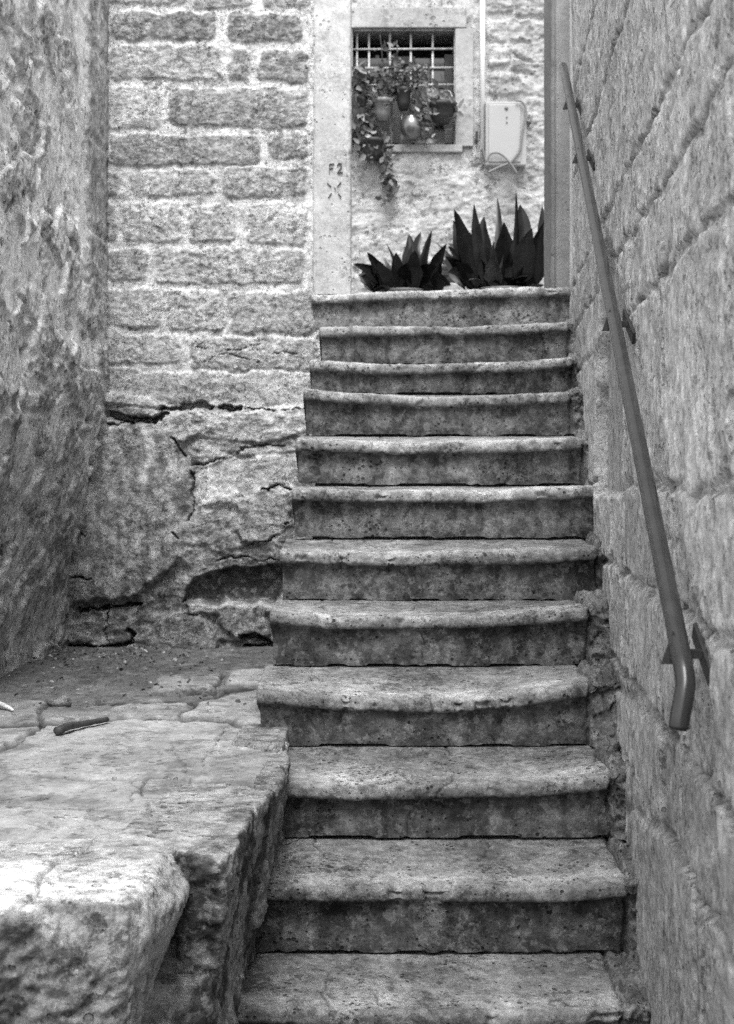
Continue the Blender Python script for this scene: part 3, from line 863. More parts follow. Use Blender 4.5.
# ================================================================== DOORWAY: pillar and jamb
ZC = CZ + zrel(290, 6.1)          # courtyard level
def pillar(name, x0, x1, y0, y1, z0, z1, mat, tonef, amp, label, cat, seed, moul=False):
    # four faces wrapped as one sheet around the post
    res = .0052
    path = []
    for (a, b) in (((x0, y1), (x0, y0)), ((x0, y0), (x1, y0)), ((x1, y0), (x1, y1))):
        n = max(2, int(math.hypot(b[0] - a[0], b[1] - a[1]) / res))
        for i in range(n): path.append((a[0] + (b[0] - a[0]) * i / n, a[1] + (b[1] - a[1]) * i / n))
    path.append((x1, y1)); path = np.array(path, f32)
    z = np.arange(z0, z1, .006).astype(f32)
    V = np.empty((len(path), len(z), 3), f32); V[..., 0] = path[:, None, 0]; V[..., 1] = path[:, None, 1]; V[..., 2] = z[None]
    if moul:       # shallow vertical rebates cut in the face
        w = (V[..., 0] - x0) / (x1 - x0)
        front = V[..., 1] < y0 + .004
        V[..., 1] += np.where(front, .016 * sst(.16, .20, w) - .010 * sst(.34, .37, w), 0)
    big = fbm(V * 3, 3, .5, seed=seed); mid = fbm(V * 15, 4, .6, seed=seed + 2)
    cxm, cym = (x0 + x1) / 2, (y0 + y1) / 2
    h = amp * (big + .6 * mid)
    edge = np.minimum(np.abs(V[..., 0] - x0), np.abs(V[..., 0] - x1)) + np.abs(V[..., 1] - y0)
    h -= amp * 1.6 * sst(.012, .0, edge) * (1 + 1.5 * np.maximum(mid, 0))
    dx = np.sign(V[..., 0] - cxm); 
    V[..., 1] -= np.where(V[..., 1] < y0 + .03, h, 0); V[..., 0] += np.where(V[..., 1] > y0 + .002, h * dx, 0)
    tone = tonef(V) * (1 + .14 * big + .08 * mid)
    t = empty(name, (cxm, cym, z0)); tag(t, label, cat)
    link('shaft', grid_mesh(V, np.clip(tone, .15, 1.7)), mat, t)
    bm = bmesh.new(); bm_box(bm, x0 + .012, y0 + .03, z0, x1 - .012, y1 - .001, z1 - .001); link('core', bm_mesh(bm), mat, t)
    return t
xa = (313 - 367) / F * 6.14; xb = (351 - 367) / F * 6.14
pil = pillar('door_pillar', xa, xb, 6.13, 6.36, ZC - .012, CZ + 2.08, M['jamb'],
             lambda V: 1.18 - .22 * sst(ZC + .35, ZC, V[..., 2]) + .2 * sst(.2, .5, fbm(V * 5, 3, seed=511)), .0020,
             'pale smooth stone doorway pillar painted with F2, at the top left of the steps', 'pillar', 501)
jx0 = (551 - 367) / F * 6.18; jx1 = (574 - 367) / F * 6.18
jam = pillar('door_jamb', jx0, jx1, 6.18, 6.42, ZC - .1, CZ + 2.08, M['jambr'],
             lambda V: .95 - .25 * sst(.20, .05, (V[..., 0] - jx0) / (jx1 - jx0)) + .12 * sst(.45, .3, np.abs((V[..., 0] - jx0) / (jx1 - jx0) - .30) * 4), .0016,
             'grey stone door jamb with vertical rebates, where the handrail ends', 'door jamb', 521, moul=True)
# painted mark on the pillar
bm = bmesh.new()
def stroke(bm, pts, w, d=6.1235):
    for (a, b) in zip(pts[:-1], pts[1:]):
        A = W(a[0], a[1], d); B = W(b[0], b[1], d); t = (B - A).normalized(); s = Vector((t.z, 0, -t.x)) * w
        A = A - t * w * .6; B = B + t * w * .6
        p = [A + s, B + s, B - s, A - s]
        lo = [bm.verts.new(q) for q in p]; hi = [bm.verts.new(q + Vector((0, .012, 0))) for q in p]
        bm.faces.new(lo); bm.faces.new(hi[::-1])
        for i in range(4): bm.faces.new((lo[i], hi[i], hi[(i + 1) % 4], lo[(i + 1) % 4]))
stroke(bm, [(329.3, 173), (329.5, 164), (334, 163.4)], .0012); stroke(bm, [(329.5, 168.4), (333, 168)], .0012)
stroke(bm, [(337.2, 165.2), (339, 163.2), (341.4, 163.8), (341.6, 166.5), (337.4, 172.6), (342.4, 172.2)], .0012)
for a, b in (((327.5, 183), (331, 186.3)), ((341, 182), (337.5, 186)), ((334.8, 187.5), (335.2, 190.5)), ((328.5, 197.5), (331.5, 193)), ((341, 196.5), (338.5, 193.5))):
    stroke(bm, [a, b], .0013)
link('lettering', bm_mesh(bm), M['paint'], pil)

# ================================================================== HANDRAIL
hr = empty('handrail', (.5, 2.2, CZ - .35))
tag(hr, 'sloping round steel handrail with bent lower end, bracketed to the right wall', 'handrail')
def RL(s): return Vector((.460 + .267 * s, 2.32 + 3.58 * s, CZ - .269 + 1.801 * s))
A0 = RL(0)
down = [W(678.5, 730, 2.285), W(680, 717, 2.286), W(683, 701, 2.29)]
pts = [down[0], down[1], down[2], W(685.3, 684, 2.30), RL(.0), RL(.012), RL(.05)] 
pts = smooth_path(pts, 5) + [RL(s) for s in np.linspace(.08, 1.0, 24)]
bm = bmesh.new(); bm_tube(bm, pts, .0148, 24)
es = [e for e in bm.edges if len(e.link_faces) == 2 and any(len(f.verts) > 4 for f in e.link_faces)]
bmesh.ops.bevel(bm, geom=es, offset=.0025, segments=3, affect='EDGES')
me = bm_mesh(bm, 1, True); link('rail', me, M['rail'], hr)
for px, py in ((684, 648), (614, 322), (581, 158), (566, 105)):
    # depth along the rail from its image height
    s = min(np.linspace(0, 1, 400), key=lambda q: abs((HOR - (RL(q).z - CZ) * F / RL(q).y) - py + 5))
    c = RL(s); xw = xr_wall(c.y) - .012
    e = .95 if s > .1 else 1.0
    bm = bmesh.new()
    bm_box(bm, c.x - .013, c.y - .006, c.z - .024, xw - .004, c.y + .006, c.z - .010, .0012)
    br = link('bracket', bm_mesh(bm), M['iron'], hr)
    bm = bmesh.new()   # gusset under the rail
    v = [Vector((c.x - .026, 0, -.032)), Vector((c.x - .010, 0, -.032)), Vector((c.x - .008, 0, .018))]
    a = [bm.verts.new((q.x, c.y - .004, c.z + q.z)) for q in v]; b = [bm.verts.new((q.x, c.y + .004, c.z + q.z)) for q in v]
    bm.faces.new(a); bm.faces.new(b[::-1])
    for i in range(3): bm.faces.new((a[i], b[i], b[(i + 1) % 3], a[(i + 1) % 3]))
    link('gusset', bm_mesh(bm), M['iron'], br)
    bm = bmesh.new(); bm_box(bm, xw - .009, c.y - .075, c.z - .036, xw - .002, c.y + .075, c.z - .008, .002)
    sl = Matrix.Rotation(math.atan2(1.801, 3.58), 4, 'X')
    for vtx in bm.verts:
        q = vtx.co - Vector((xw, c.y, c.z - .022)); vtx.co = sl @ q + Vector((xw, c.y, c.z - .022))
    link('wall_plate', bm_mesh(bm), M['iron'], br)

# ================================================================== HOUSE BEHIND THE COURTYARD
D1 = 8.2
def house():
    K = D1 / F
    x = np.arange(300, 620, 1.1, dtype=f32); y = np.arange(-90, 335, 1.1, dtype=f32)
    X, Y = np.meshgrid(x, y, indexing='ij'); P = st3(X * K, Y * K)
    st = [(486, -22, 512, 12, .8), (516, -20, 552, 16, .72), (508, 20, 530, 42, .75), (532, 20, 543, 40, .85), (514, 44, 545, 60, .72), (512, 62, 545, 73, .6),
          (490, 74, 520, 95, .7), (522, 76, 546, 94, .8), (488, 46, 510, 66, 1.0), (486, 20, 505, 42, 1.05), (524, 97, 548, 110, .6), (528, 112, 548, 152, .72), (530, 155, 548, 168, .85), (515, 172, 548, 186, .95)]
    st += [(a, b, c, d, t * .8) for a, b, c, d, t, _ in wall_rows(486, 620, -260, -24, 16, 30, 18, 44, 3, random.Random(5))]
    st += [(a, b, c, d, t * .8) for a, b, c, d, t, _ in wall_rows(550, 620, -24, 190, 16, 26, 18, 44, 3, random.Random(6))]
    sd, tn, lf = stones_field(X, Y, st, 4, 601, rnd=5, wavelength=16)
    ins = sst(-1.5, 1.5, sd)
    mid = fbm(P * 12, 4, .6, seed=603); big = fbm(P * 4, 4, .55, seed=605); rid = fbm(P * np.array([9, 15, 1]), 4, .6, seed=607, ridged=True)
    h = ins * (.016 + .008 * mid + .007 * rid) + (1 - ins) * (.010 + .010 * big + .005 * mid + .007 * rid * sst(140, 175, Y))
    tone = ins * tn * (1 + .2 * mid) + (1 - ins) * (1.0 + .16 * big)
    patch = sst(.0, .5, fbm(P * np.array([4, 6, 1]), 4, .6, seed=609)) * sst(140, 170, Y)
    tone = tone * (1 - .22 * patch)
    hole = (X > 352.5) & (X < 454.5) & (Y > 30) & (Y < 146)
    V = np.stack([(X - 367) * K, D1 - h + .01, CZ - (Y - HOR) * K], -1)
    keep = ~(hole[:-1, :-1] & hole[1:, 1:])
    t = empty('house', ((450 - 367) * K, D1, ZC))
    tag(t, 'old plastered stone house with a barred window, across the courtyard', 'house')
    link('wall', grid_mesh(V, np.clip(tone, .2, 1.5), keep=keep, flip=True), M['house'], t)
    # core masses round the opening (behind the surface)
    X0, X1, Z0, Z1 = (352 - 367) * K, (455 - 367) * K, CZ - (146 - HOR) * K, CZ - (29 - HOR) * K
    bm = bmesh.new()
    bm_box(bm, -2.2, D1 + .03, 0, X0 - .002, D1 + .5, CZ + 2.9); bm_box(bm, X1 + .002, D1 + .032, 0, 2.4, D1 + .502, CZ + 2.91)
    bm_box(bm, X0 - .001, D1 + .031, 0, X1 + .001, D1 + .501, Z0 - .01); bm_box(bm, X0 - .001, D1 + .033, Z1 + .012, X1 + .001, D1 + .503, CZ + 2.9)
    link('wall_core', bm_mesh(bm, .8), M['house'], t)
    # stone surround
    sr = bmesh.new()
    bm_box(sr, (330 - 367) * K, D1 - .030, Z1, (466 - 367) * K, D1 + .12, CZ - (9 - HOR) * K, .004)
    bm_box(sr, X1, D1 - .026, CZ - (147 - HOR) * K, (473 - 367) * K, D1 + .118, Z1 - .003, .004)
    bm_box(sr, X0 - .10, D1 - .022, CZ - (152 - HOR) * K, X0, D1 + .117, Z1 - .003, .004)
    bm_box(sr, (366 - 367) * K, D1 - .034, CZ - (153 - HOR) * K, (462 - 367) * K, D1 + .119, Z0 + .002, .005)
    link('window_surround', bm_mesh(sr, 1.0), M['frame'], t)
    bm = bmesh.new(); bm_box(bm, X0 - .05, D1 + .34, Z0 - .05, X1 + .05, D1 + .36, Z1 + .05)
    wn = link('window', bm_mesh(bm), M['dark'], t)
    zz = lambda p: CZ - (p - HOR) * K
    xx = lambda p: (p - 367) * K
    bm = bmesh.new()      # wooden casement with rails
    for a, b, c, d in ((352, 48, 357, 146), (393, 48, 401, 146), (411, 48, 416, 146), (446, 46, 455, 146), (357, 136, 455, 146), (401, 48, 411, 56)):
        bm_box(bm, xx(a), D1 + .16, zz(d), xx(b if b > 300 else c), D1 + .2, zz(b)) if False else bm_box(bm, xx(a), D1 + .16, zz(d), xx(c), D1 + .20, zz(b), .003)
    for p in (58, 77, 96, 115): bm_box(bm, xx(414), D1 + .165, zz(p + 3), xx(447), D1 + .195, zz(p), .002)
    link('casement', bm_mesh(bm), M['shutter'], wn)
    bm = bmesh.new(); bm_box(bm, xx(354), D1 + .182, zz(140), xx(450), D1 + .186, zz(49)); link('pane', bm_mesh(bm), M['glass'], wn)
    bm = bmesh.new()
    for p in (357, 369, 390, 411, 433): bm_tube(bm, [(xx(p), D1 + .035, Z0 - .012), (xx(p), D1 + .035, Z1 + .02)], .0058, 8)
    for i, p in enumerate((48, 67, 84, 99, 116)): bm_tube(bm, [(X0 - .02, D1 + .026, zz(p)), (X1 + .01 if i < 4 else xx(413), D1 + .026, zz(p - .6))], .0056, 8)
    link('window_grille', bm_mesh(bm, 1, True), M['bar'], t)
    return K
K1 = house()
HX = lambda p: (p - 367) * K1
HZ = lambda p: CZ - (p - HOR) * K1

# courtyard floor
x = np.linspace(-1.6, 1.9, 160).astype(f32); y = np.linspace(6.34, 8.3, 120).astype(f32)
X, Y = np.meshgrid(x, y, indexing='ij'); P = st3(X, Y)
V = np.stack([X, Y, ZC + .004 + .004 * fbm(P * 5, 4, seed=43)], -1)
o = link('courtyard_floor', grid_mesh(V, 1.1 + .2 * fbm(P * 3, 3, seed=44)), M['flag']); tag(o, kind='structure')

# conduit, meter box, cables
bm = bmesh.new(); bm_tube(bm, [(HX(482), D1 - .035, HZ(-85)), (HX(482), D1 - .035, HZ(151))], .0135, 14)
t = link('conduit', bm_mesh(bm, 1, True), M['pipe']); tag(t, 'straight white plastic conduit running down the house wall beside the window', 'pipe')
mb = empty('meter_box', (HX(506), D1 - .03, HZ(168))); tag(mb, 'flat pale grey electric meter box on the house wall right of the conduit', 'meter box')
bm = bmesh.new(); bm_box(bm, HX(484.5), D1 - .075, HZ(168), HX(525), D1 + .0, HZ(105), .006); link('casing', bm_mesh(bm), M['box'], mb)
bm = bmesh.new(); bm_box(bm, HX(487.5), D1 - .083, HZ(165), HX(519), D1 - .074, HZ(108), .004); link('cover', bm_mesh(bm, 1.05), M['box'], mb)
for px, py, r in ((505, 112, .009), (505.3, 121, .004), (505.3, 126, .004)):
    bm = bmesh.new(); bm_tube(bm, [(HX(px), D1 - .088, HZ(py)), (HX(px), D1 - .082, HZ(py))], r, 12)
    link('screw', bm_mesh(bm, .8, True), M['cable'], mb)
def cable(px, rad, off, label, mat='cable'):
    bm = bmesh.new(); bm_tube(bm, smooth_path([(HX(a), D1 - off - (c if len(q) > 2 else 0), HZ(b)) for q in px for a, b, c in [(q + (0,))[:3]]], 8), rad, 8)
    o = link('cable', bm_mesh(bm, 1, True), M[mat]); tag(o, label, 'cable', 'cables round the meter box')
cable([(514, 105), (520, 106), (524, 113), (523, 124), (520, 140), (518, 154), (510, 165), (504, 168), (495, 172), (487, 176)], .0062, .095, 'grey cable bowing down across the right side of the meter box')
cable([(482, 150), (484, 160), (489, 171), (494, 182)], .0068, .06, 'short thick cable dropping straight out of the white conduit end')
cable([(485, 166), (489, 158), (497, 157), (504, 162), (510, 169), (515, 177)], .0056, .10, 'thin cable looping up over the lower left corner of the meter box')
bm = bmesh.new(); bm_box(bm, HX(475.2), D1 - .05, HZ(143), HX(477.4), D1 + 0, HZ(133), .002)
o = link('shutter_hook', bm_mesh(bm), M['iron']); tag(o, 'small dark iron hook on the wall left of the white conduit', 'hook')

# ------------------------------------------------------------------ leaves
def blade(bm, base, tip, width, bend, roll=0.0, n=10, fold=.25, stalk=0.0):
    base = Vector(base); tip = Vector(tip); ax = tip - base; Ln = ax.length; t = ax.normalized()
    view = Vector((0, -1, 0)); s = t.cross(view)
    if s.length < .1: s = Vector((1, 0, 0))
    s.normalize(); nrm = s.cross(t).normalized()
    R = Matrix.Rotation(roll, 3, t); s = R @ s; nrm = R @ nrm
    rows = []
    lat = random.uniform(-.12, .12) if stalk else 0
    arch = .55 if stalk else 0.0
    ctrl = base + ax * .5 + s * lat * Ln
    if arch:
        up = Vector((0, 0, 1)) - t * t.z
        ctrl = ctrl + up * Ln * (.12 + .55 * up.length * arch + bend)
    elif bend:
        ctrl = ctrl + Vector((0, 0, 1)) * bend * Ln * 2
    for i in range(n + 1):
        u = i / n
        ub = max(0.0, (u - stalk) / (1 - stalk)); w = width * (math.sin(math.pi * min(1, ub ** .85)) ** .75) * (1 - .25 * ub) + .003 * (1 - u)
        c = base * (1 - u) ** 2 + ctrl * 2 * u * (1 - u) + tip * u * u
        tt = ((ctrl - base) * (1 - u) + (tip - ctrl) * u)
        if tt.length < 1e-6: tt = ax.copy()
        tt.normalize()
        s2 = (s - tt * s.dot(tt)).normalized(); n2 = s2.cross(tt).normalized()
        wv_ = 1 + .10 * math.sin(u * 17 + base.x * 90)
        rows.append([bm.verts.new(c - s2 * w * wv_ + n2 * w * fold), bm.verts.new(c - s2 * w * .5 + n2 * w * fold * .35), bm.verts.new(c), bm.verts.new(c + s2 * w * .5 + n2 * w * fold * .35), bm.verts.new(c + s2 * w * wv_ + n2 * w * fold)])
    for a, b in zip(rows[:-1], rows[1:]):
        for j in range(4): bm.faces.new((a[j], a[j + 1], b[j + 1], b[j]))

def foliage_mesh(leaves_bm, tones):
    me = bm_mesh(leaves_bm, 1, True)
    if tones is not None: me.attributes['tone'].data.foreach_set('value', np.array(tones, f32))
    return me

def big_plant(base_px, d, tips, label, potr, seed, extra):
    rnd = random.Random(seed)
    bx = W(base_px, 290, d).x
    t = empty('potted_plant', (bx, d, ZC)); tag(t, label, 'plant', 'leafy potted plants behind the top step')
    bm = bmesh.new(); bm_lathe(bm, (bx, d, ZC + .006), [(potr * .7, 0), (potr * .95, .055), (potr * 1.03, .057), (potr * 1.03, .072), (potr * .93, .072), (potr * .9, .06)])
    link('pot', bm_mesh(bm, 1, True), M['pot'], t)
    bm = bmesh.new(); bm_lathe(bm, (bx, d, ZC + .055), [(potr * .88, 0), (potr * .86, .012)]); link('soil', bm_mesh(bm), M['soil'], t)
    bm = bmesh.new()
    tones = []
    def add(px, py, dd, w, bend, roll, off, tn):
        nb = len(bm.verts)
        blade(bm, (bx + off * 2.2 + rnd.uniform(-.02, .02), d + rnd.uniform(-.03, .03), ZC + .045), W(px, py, dd), w * 1.5, bend * .5, roll, 14, .22, .15)
        bm.verts.ensure_lookup_table(); tones.extend([tn] * (len(bm.verts) - nb))
    for (px, py, w, bend, roll, off) in tips:
        add(px, py, d + rnd.uniform(-.12, .12), w, bend, roll, off, rnd.choice([.7, 1.0, 1.4, 3.0]))
    for i in range(extra[0]):
        px = rnd.uniform(extra[1], extra[2]); py = rnd.uniform(extra[3], extra[4])
        add(px, py, d + rnd.uniform(-.15, .25), rnd.uniform(.018, .028), rnd.uniform(.0, .3), rnd.uniform(-1.2, 1.2), (px - base_px) / F * d * .25, rnd.choice([.5, .8, 1.2, 2.0, 8.0]))  # palest tone paints a few leaves as if catching the light
    link('leaves', foliage_mesh(bm, tones), M['leaf'], t)
big_plant(404, 6.75, [(353, 264, .022, .12, .3, -.03), (367, 252, .020, .08, -.2, -.02), (386, 243, .009, .0, .8, 0), (409, 234, .028, 0, 0, .0), (421, 232, .022, 0, .3, .02),
                      (432, 230, .015, 0, -.5, .03), (447, 243, .020, .05, .4, .03), (361, 276, .024, .15, -.4, -.03), (440, 262, .022, .1, .2, .05), (378, 262, .028, .1, 0, -.02), (450, 276, .02, .12, 0, .05),
                      (396, 252, .026, 0, .5, 0), (415, 250, .03, 0, -.5, .01), (372, 288, .024, .2, -.2, -.04)],
          'low broad-leaved plant spreading against the pillar, left of the saucer-topped pot', .085, 41, (30, 356, 454, 256, 294))
big_plant(503, 6.72, [(454, 209, .026, .0, .1, -.06), (453, 220, .030, .02, -.2, -.06), (474, 203, .020, 0, .4, -.03), (497, 197, .014, 0, -.4, -.01), (516, 190, .010, 0, .6, .02),
                      (520, 204, .036, 0, 0, .03), (542, 205, .022, 0, .3, .06), (544, 222, .030, .02, -.2, .07), (448, 246, .022, .12, .3, -.06), (455, 262, .022, .12, .2, -.05),
                      (484, 216, .030, 0, -.3, -.02), (504, 222, .034, 0, .2, 0), (532, 228, .034, 0, -.2, .04), (470, 232, .028, .05, 0, -.04), (541, 244, .028, .1, 0, .05), (462, 280, .022, .1, .2, -.05)],
          'tall dark plant of long pointed leaves standing beside the right jamb', .11, 43, (44, 444, 545, 240, 292))
# block and the pot between the two plants
bm = bmesh.new(); p0 = W(441, 292, 7.35); p1 = W(474, 284, 7.35)
bm_box(bm, p0.x, 7.30, ZC + .006, p1.x, 7.48, p1.z, .008)
o = link('stone_block', bm_mesh(bm, 1), M['frame']); tag(o, 'small pale stone block under the saucer-topped pot', 'block')
pc = W(456, 284, 7.38)
t = empty('potted_plant', (pc.x, 7.38, pc.z)); tag(t, 'dark wide-rimmed pot with thin sprigs standing on the pale block', 'plant', 'leafy potted plants behind the top step')
bm = bmesh.new(); bm_lathe(bm, (pc.x, 7.38, pc.z + .001), [(.052, 0), (.068, .062), (.080, .066), (.082, .080), (.074, .082), (.070, .072)]); link('pot', bm_mesh(bm, .9, True), M['pot'], t)
bm = bmesh.new(); bm_lathe(bm, (pc.x, 7.38, pc.z + .06), [(.068, 0), (.066, .012)]); link('soil', bm_mesh(bm), M['soil'], t)
bm = bmesh.new(); tn = []
rnd = random.Random(77)
for i in range(12):
    nb = len(bm.verts); blade(bm, (pc.x + rnd.uniform(-.04, .04), 7.38 + rnd.uniform(-.03, .03), pc.z + .07), W(rnd.uniform(432, 478), rnd.uniform(222, 262), 7.38), .006, 0, rnd.uniform(-1, 1), 6)
    tn += [rnd.uniform(4, 9)] * (len(bm.verts) - nb)
link('leaves', foliage_mesh(bm, tn), M['leaf'], t)

# ------------------------------------------------------------------ plants hanging on the window bars
def sprig_cloud(spec, n, size, seed, tone=(.4, 1.8), stems=None):
    """spec: list of (px, py, rx, ry, weight) blobs at the window; leaf sized faces plus thin stems"""
    rnd = random.Random(seed); bm = bmesh.new(); tn = []
    ws = [s[4] for s in spec]
    for i in range(n):
        s = rnd.choices(spec, ws)[0]
        a = rnd.uniform(0, 2 * math.pi); r = rnd.random() ** .6
        px = s[0] + s[2] * r * math.cos(a); py = s[1] + s[3] * r * math.sin(a)
        c = Vector((HX(px), D1 - .07 + rnd.uniform(-.07, .07), HZ(py)))
        l = size * rnd.uniform(.6, 1.5); dr = Vector((rnd.uniform(-1, 1), rnd.uniform(-1, .6), rnd.uniform(-1, 1))).normalized()
        nb = len(bm.verts)
        blade(bm, c, c + dr * l, l * rnd.uniform(.16, .34), 0, rnd.uniform(-1.5, 1.5), 4)
        tn += [rnd.uniform(*tone)] * (len(bm.verts) - nb)
    nb = len(bm.verts)
    for st in (stems or []):
        bm_tube(bm, smooth_path([(HX(a), D1 - .06, HZ(b)) for a, b in st], 5), .0022, 5)
    tn += [.5] * (len(bm.verts) - nb)
    return foliage_mesh(bm, tn)

def hang_pot(px, py, w, hgt, mat, label, prof=None, tilt=0, y=.085, cat='plant pot', leaves=None):
    c = Vector((HX(px), D1 - y, HZ(py)))
    t = empty('hanging_planter', c); tag(t, label, 'planter', 'planters hung on the window bars')
    bm = bmesh.new(); r = w * K1 / 2; h = hgt * K1
    pr = prof or [(.55, 0), (.80, .35), (.92, .8), (1.05, .82), (1.05, 1.0), (.93, 1.0), (.90, .85)]
    bm_lathe(bm, (c.x, c.y, c.z - h / 2), [(a * r, b * h) for a, b in pr])
    if tilt: 
        for v in bm.verts: v.co = Matrix.Rotation(tilt, 3, 'X') @ (v.co - c) + c
    link('pot', bm_mesh(bm, 1, True), mat, t)
    bm = bmesh.new(); bm_tube(bm, smooth_path([(c.x - r * .9, c.y, c.z + h * .4), (c.x - r * .6, c.y + .05, c.z + h * 1.2), (c.x, c.y + .105, c.z + h * 1.3), (c.x + r * .6, c.y + .05, c.z + h * 1.2), (c.x + r * .9, c.y, c.z + h * .4)], 4), .0028, 6)
    link('hanger', bm_mesh(bm, 1, True), M['bar'], t)
    if leaves: link('leaves', leaves, M['sleaf'], t)
    return t
round_prof = [(.30, 0), (.72, .12), (.97, .38), (1.0, .58), (.90, .84), (.70, .93), (.78, 1.0), (.66, 1.0), (.62, .9)]
hang_pot(411, 132, 22, 22, M['metalp'], 'round shiny grey pot hanging lowest at the middle of the window sill', round_prof, leaves=sprig_cloud([(419, 124, 8, 14, 1), (427, 136, 6, 10, .7)], 60, .035, 91, (1, 2.8), [[(412, 120), (420, 118), (427, 135), (424, 148)]]))
hang_pot(441, 117, 28, 20, M['iron'], 'wide black planter hanging at the right corner of the barred window', leaves=sprig_cloud([(441, 112, 16, 8, 1), (452, 118, 6, 12, .4), (430, 102, 12, 14, 1.2)], 110, .045, 92, (.5, 2.4), [[(445, 108), (443, 90), (440, 75)], [(448, 108), (447, 92), (444, 82)]]))
hang_pot(382, 114, 20, 22, M['potl'], 'pale pot behind leaves low in the middle left of the window', leaves=sprig_cloud([(382, 96, 15, 18, 1), (392, 78, 14, 18, .6), (385, 55, 14, 14, .12)], 330, .028, 93, (.5, 2.2), [[(383, 100), (382, 60), (380, 38)], [(390, 90), (388, 60), (384, 44)]]))
hang_pot(403, 103, 16, 22, M['iron'], 'square-looking black pot among leaves at the window centre', leaves=sprig_cloud([(406, 82, 14, 16, 1), (420, 78, 8, 9, .5), (398, 72, 10, 10, .4), (412, 98, 10, 12, .2)], 300, .025, 94, (.4, 2.0)))
hang_pot(359, 112, 16, 24, M['pot'], 'dark pot with long narrow leaves at the left edge of the window', leaves=sprig_cloud([(360, 88, 9, 18, 1), (365, 105, 10, 18, .8), (357, 125, 6, 16, .5)], 220, .050, 95, (.3, 2.6)))
hang_pot(373, 153, 24, 20, M['iron'], 'dark basket below the sill with trailing stems reaching down the wall', leaves=sprig_cloud([(372, 148, 15, 16, 1.2), (366, 132, 8, 14, .6), (384, 158, 8, 16, .7), (386, 178, 6, 14, .6), (392, 188, 7, 6, .3), (385, 198, 5, 8, .2)], 360, .034, 96, (.4, 2.6), [[(380, 150), (386, 170), (386, 188), (388, 204)], [(382, 150), (390, 172), (397, 190)], [(366, 140), (361, 150), (359, 160)]]))

# ================================================================== LITTLE THINGS ON THE LANDING
def on_land(px, py, dz=0.0):
    x, y = L(px, py); return Vector((x, y, CZ + ZL + dz))
bm = bmesh.new()
a = on_land(57, 737, .014); b = on_land(78, 730, .013); c = on_land(107, 724, .012)
pts = smooth_path([a, a.lerp(b, .5) + Vector((0, 0, .004)), b, c], 8)
n = len(pts)
bm_tube(bm, pts, [.012 * (1 - .40 * i / n) * (1 + .10 * math.sin(i * 2.1)) * (.55 if i == 0 else 1) for i in range(n)], 12)
for v in bm.verts: v.co.z = CZ + ZL + .013 + (v.co.z - CZ - ZL - .013) * .9
o = link('stick', bm_mesh(bm, 1, True), M['wood']); tag(o, 'short dark charred stick lying on the pale flagstone', 'stick')
bm = bmesh.new(); a = on_land(-12, 706, .010); b = on_land(13, 713, .008)
bm_tube(bm, smooth_path([a, a.lerp(b, .5) + Vector((0, 0, .005)), b], 5), [.0085, .009, .009, .0085, .008, .008, .0075, .007, .006, .005, .003], 8)
o = link('twig', bm_mesh(bm, 1.9, True), M['litter']); tag(o, 'pale bleached twig on the dirt at the left picture edge', 'twig')
bm = bmesh.new(); tn = []; rnd = random.Random(5)
for i in range(430):
    px = rnd.gauss(120, 75); py = rnd.choice([rnd.uniform(652, 672), rnd.uniform(652, 708), rnd.uniform(650, 662)])
    if px > 262 or px < -60: continue
    p = on_land(px, py, .006); s = rnd.uniform(.004, .013); nb = len(bm.verts)
    blade(bm, p, p + Vector((rnd.uniform(-1, 1), rnd.uniform(-1, 1), rnd.uniform(-.1, .5))) * s * 1.6, s * rnd.uniform(.3, .6), .1, rnd.uniform(.5, 2.2), 3)
    tn += [rnd.choice([.1, .12, .2, .3, .5, .8])] * (len(bm.verts) - nb)
o = link('litter', foliage_mesh(bm, tn), M['litter']); tag(o, 'scatter of dry leaf scraps on the dirt at the foot of the wall', 'litter', kind='stuff')
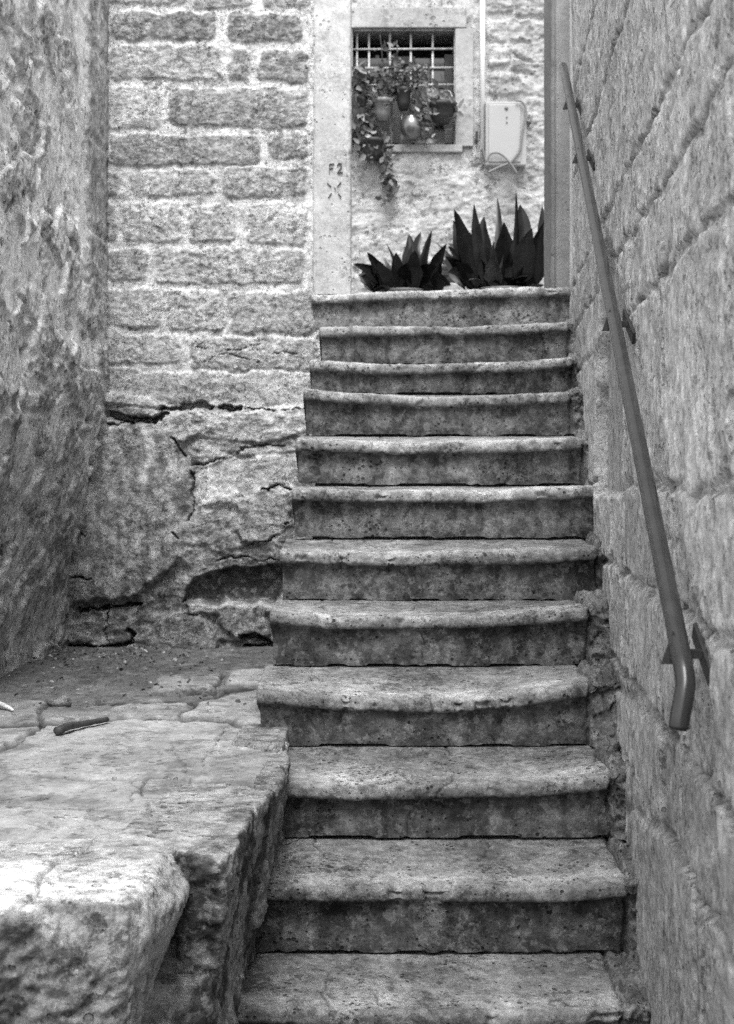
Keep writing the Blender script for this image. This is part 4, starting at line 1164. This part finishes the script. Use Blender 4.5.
# loose stones at the foot of the wall
for i, (px, py, s, lab) in enumerate(((60, 704, .022, 'small dark stone half sunk in the dirt between the flags, near the stick'),)):
    bm = bmesh.new(); bmesh.ops.create_icosphere(bm, subdivisions=3, radius=s)
    for v in bm.verts:
        v.co = Vector((v.co.x * 1.5, v.co.y, v.co.z * .8)) * (1 + .25 * math.sin(v.co.x * 160 + v.co.y * 90)) + on_land(px, py, .004)
    o = link('stone', bm_mesh(bm, .45, True), M['ledge']); tag(o, lab, 'stone')

# ================================================================== CAMERA, LIGHT
cam = bpy.data.cameras.new('camera'); co = bpy.data.objects.new('camera', cam); COL.objects.link(co)
co.location = (0, 0, CZ); co.rotation_euler = (math.radians(90), 0, 0)
cam.sensor_fit = 'VERTICAL'; cam.sensor_height = 36; cam.lens = F / 1024 * 36
cam.shift_y = -32 / 1024
cam.clip_start = .05; cam.clip_end = 300
cam.dof.use_dof = True; cam.dof.focus_distance = 3.7; cam.dof.aperture_fstop = 8
S.camera = co

EL, AZ = 62, 182      # sun height and compass bearing it stands at (0 = ahead of the camera, clockwise)
w = bpy.data.worlds.new('World'); S.world = w; w.use_nodes = True
nt = w.node_tree; bg = nt.nodes['Background']
sky = nt.nodes.new('ShaderNodeTexSky'); sky.sky_type = 'NISHITA'; sky.sun_disc = False
sky.sun_elevation = math.radians(EL); sky.sun_rotation = math.radians(AZ)
sky.dust_density = 3.0
bw = nt.nodes.new('ShaderNodeRGBToBW'); nt.links.new(sky.outputs[0], bw.inputs[0]); nt.links.new(bw.outputs[0], bg.inputs[0])
bg.inputs[1].default_value = .15
sd = bpy.data.lights.new('sun', 'SUN'); so = bpy.data.objects.new('sun', sd); COL.objects.link(so)
sd.energy = 1.0; sd.angle = math.radians(22); sd.color = (1, 1, 1)
v = Vector((math.sin(math.radians(AZ)) * math.cos(math.radians(EL)), math.cos(math.radians(AZ)) * math.cos(math.radians(EL)), math.sin(math.radians(EL))))
so.rotation_euler = (-v).to_track_quat('-Z', 'Y').to_euler()
S.view_settings.view_transform = 'Standard'; S.view_settings.look = 'None'; S.view_settings.gamma = 1.0
S.view_settings.exposure = 1.55
S.cycles.use_denoising = False; S.cycles.max_bounces = 6; S.cycles.diffuse_bounces = 4
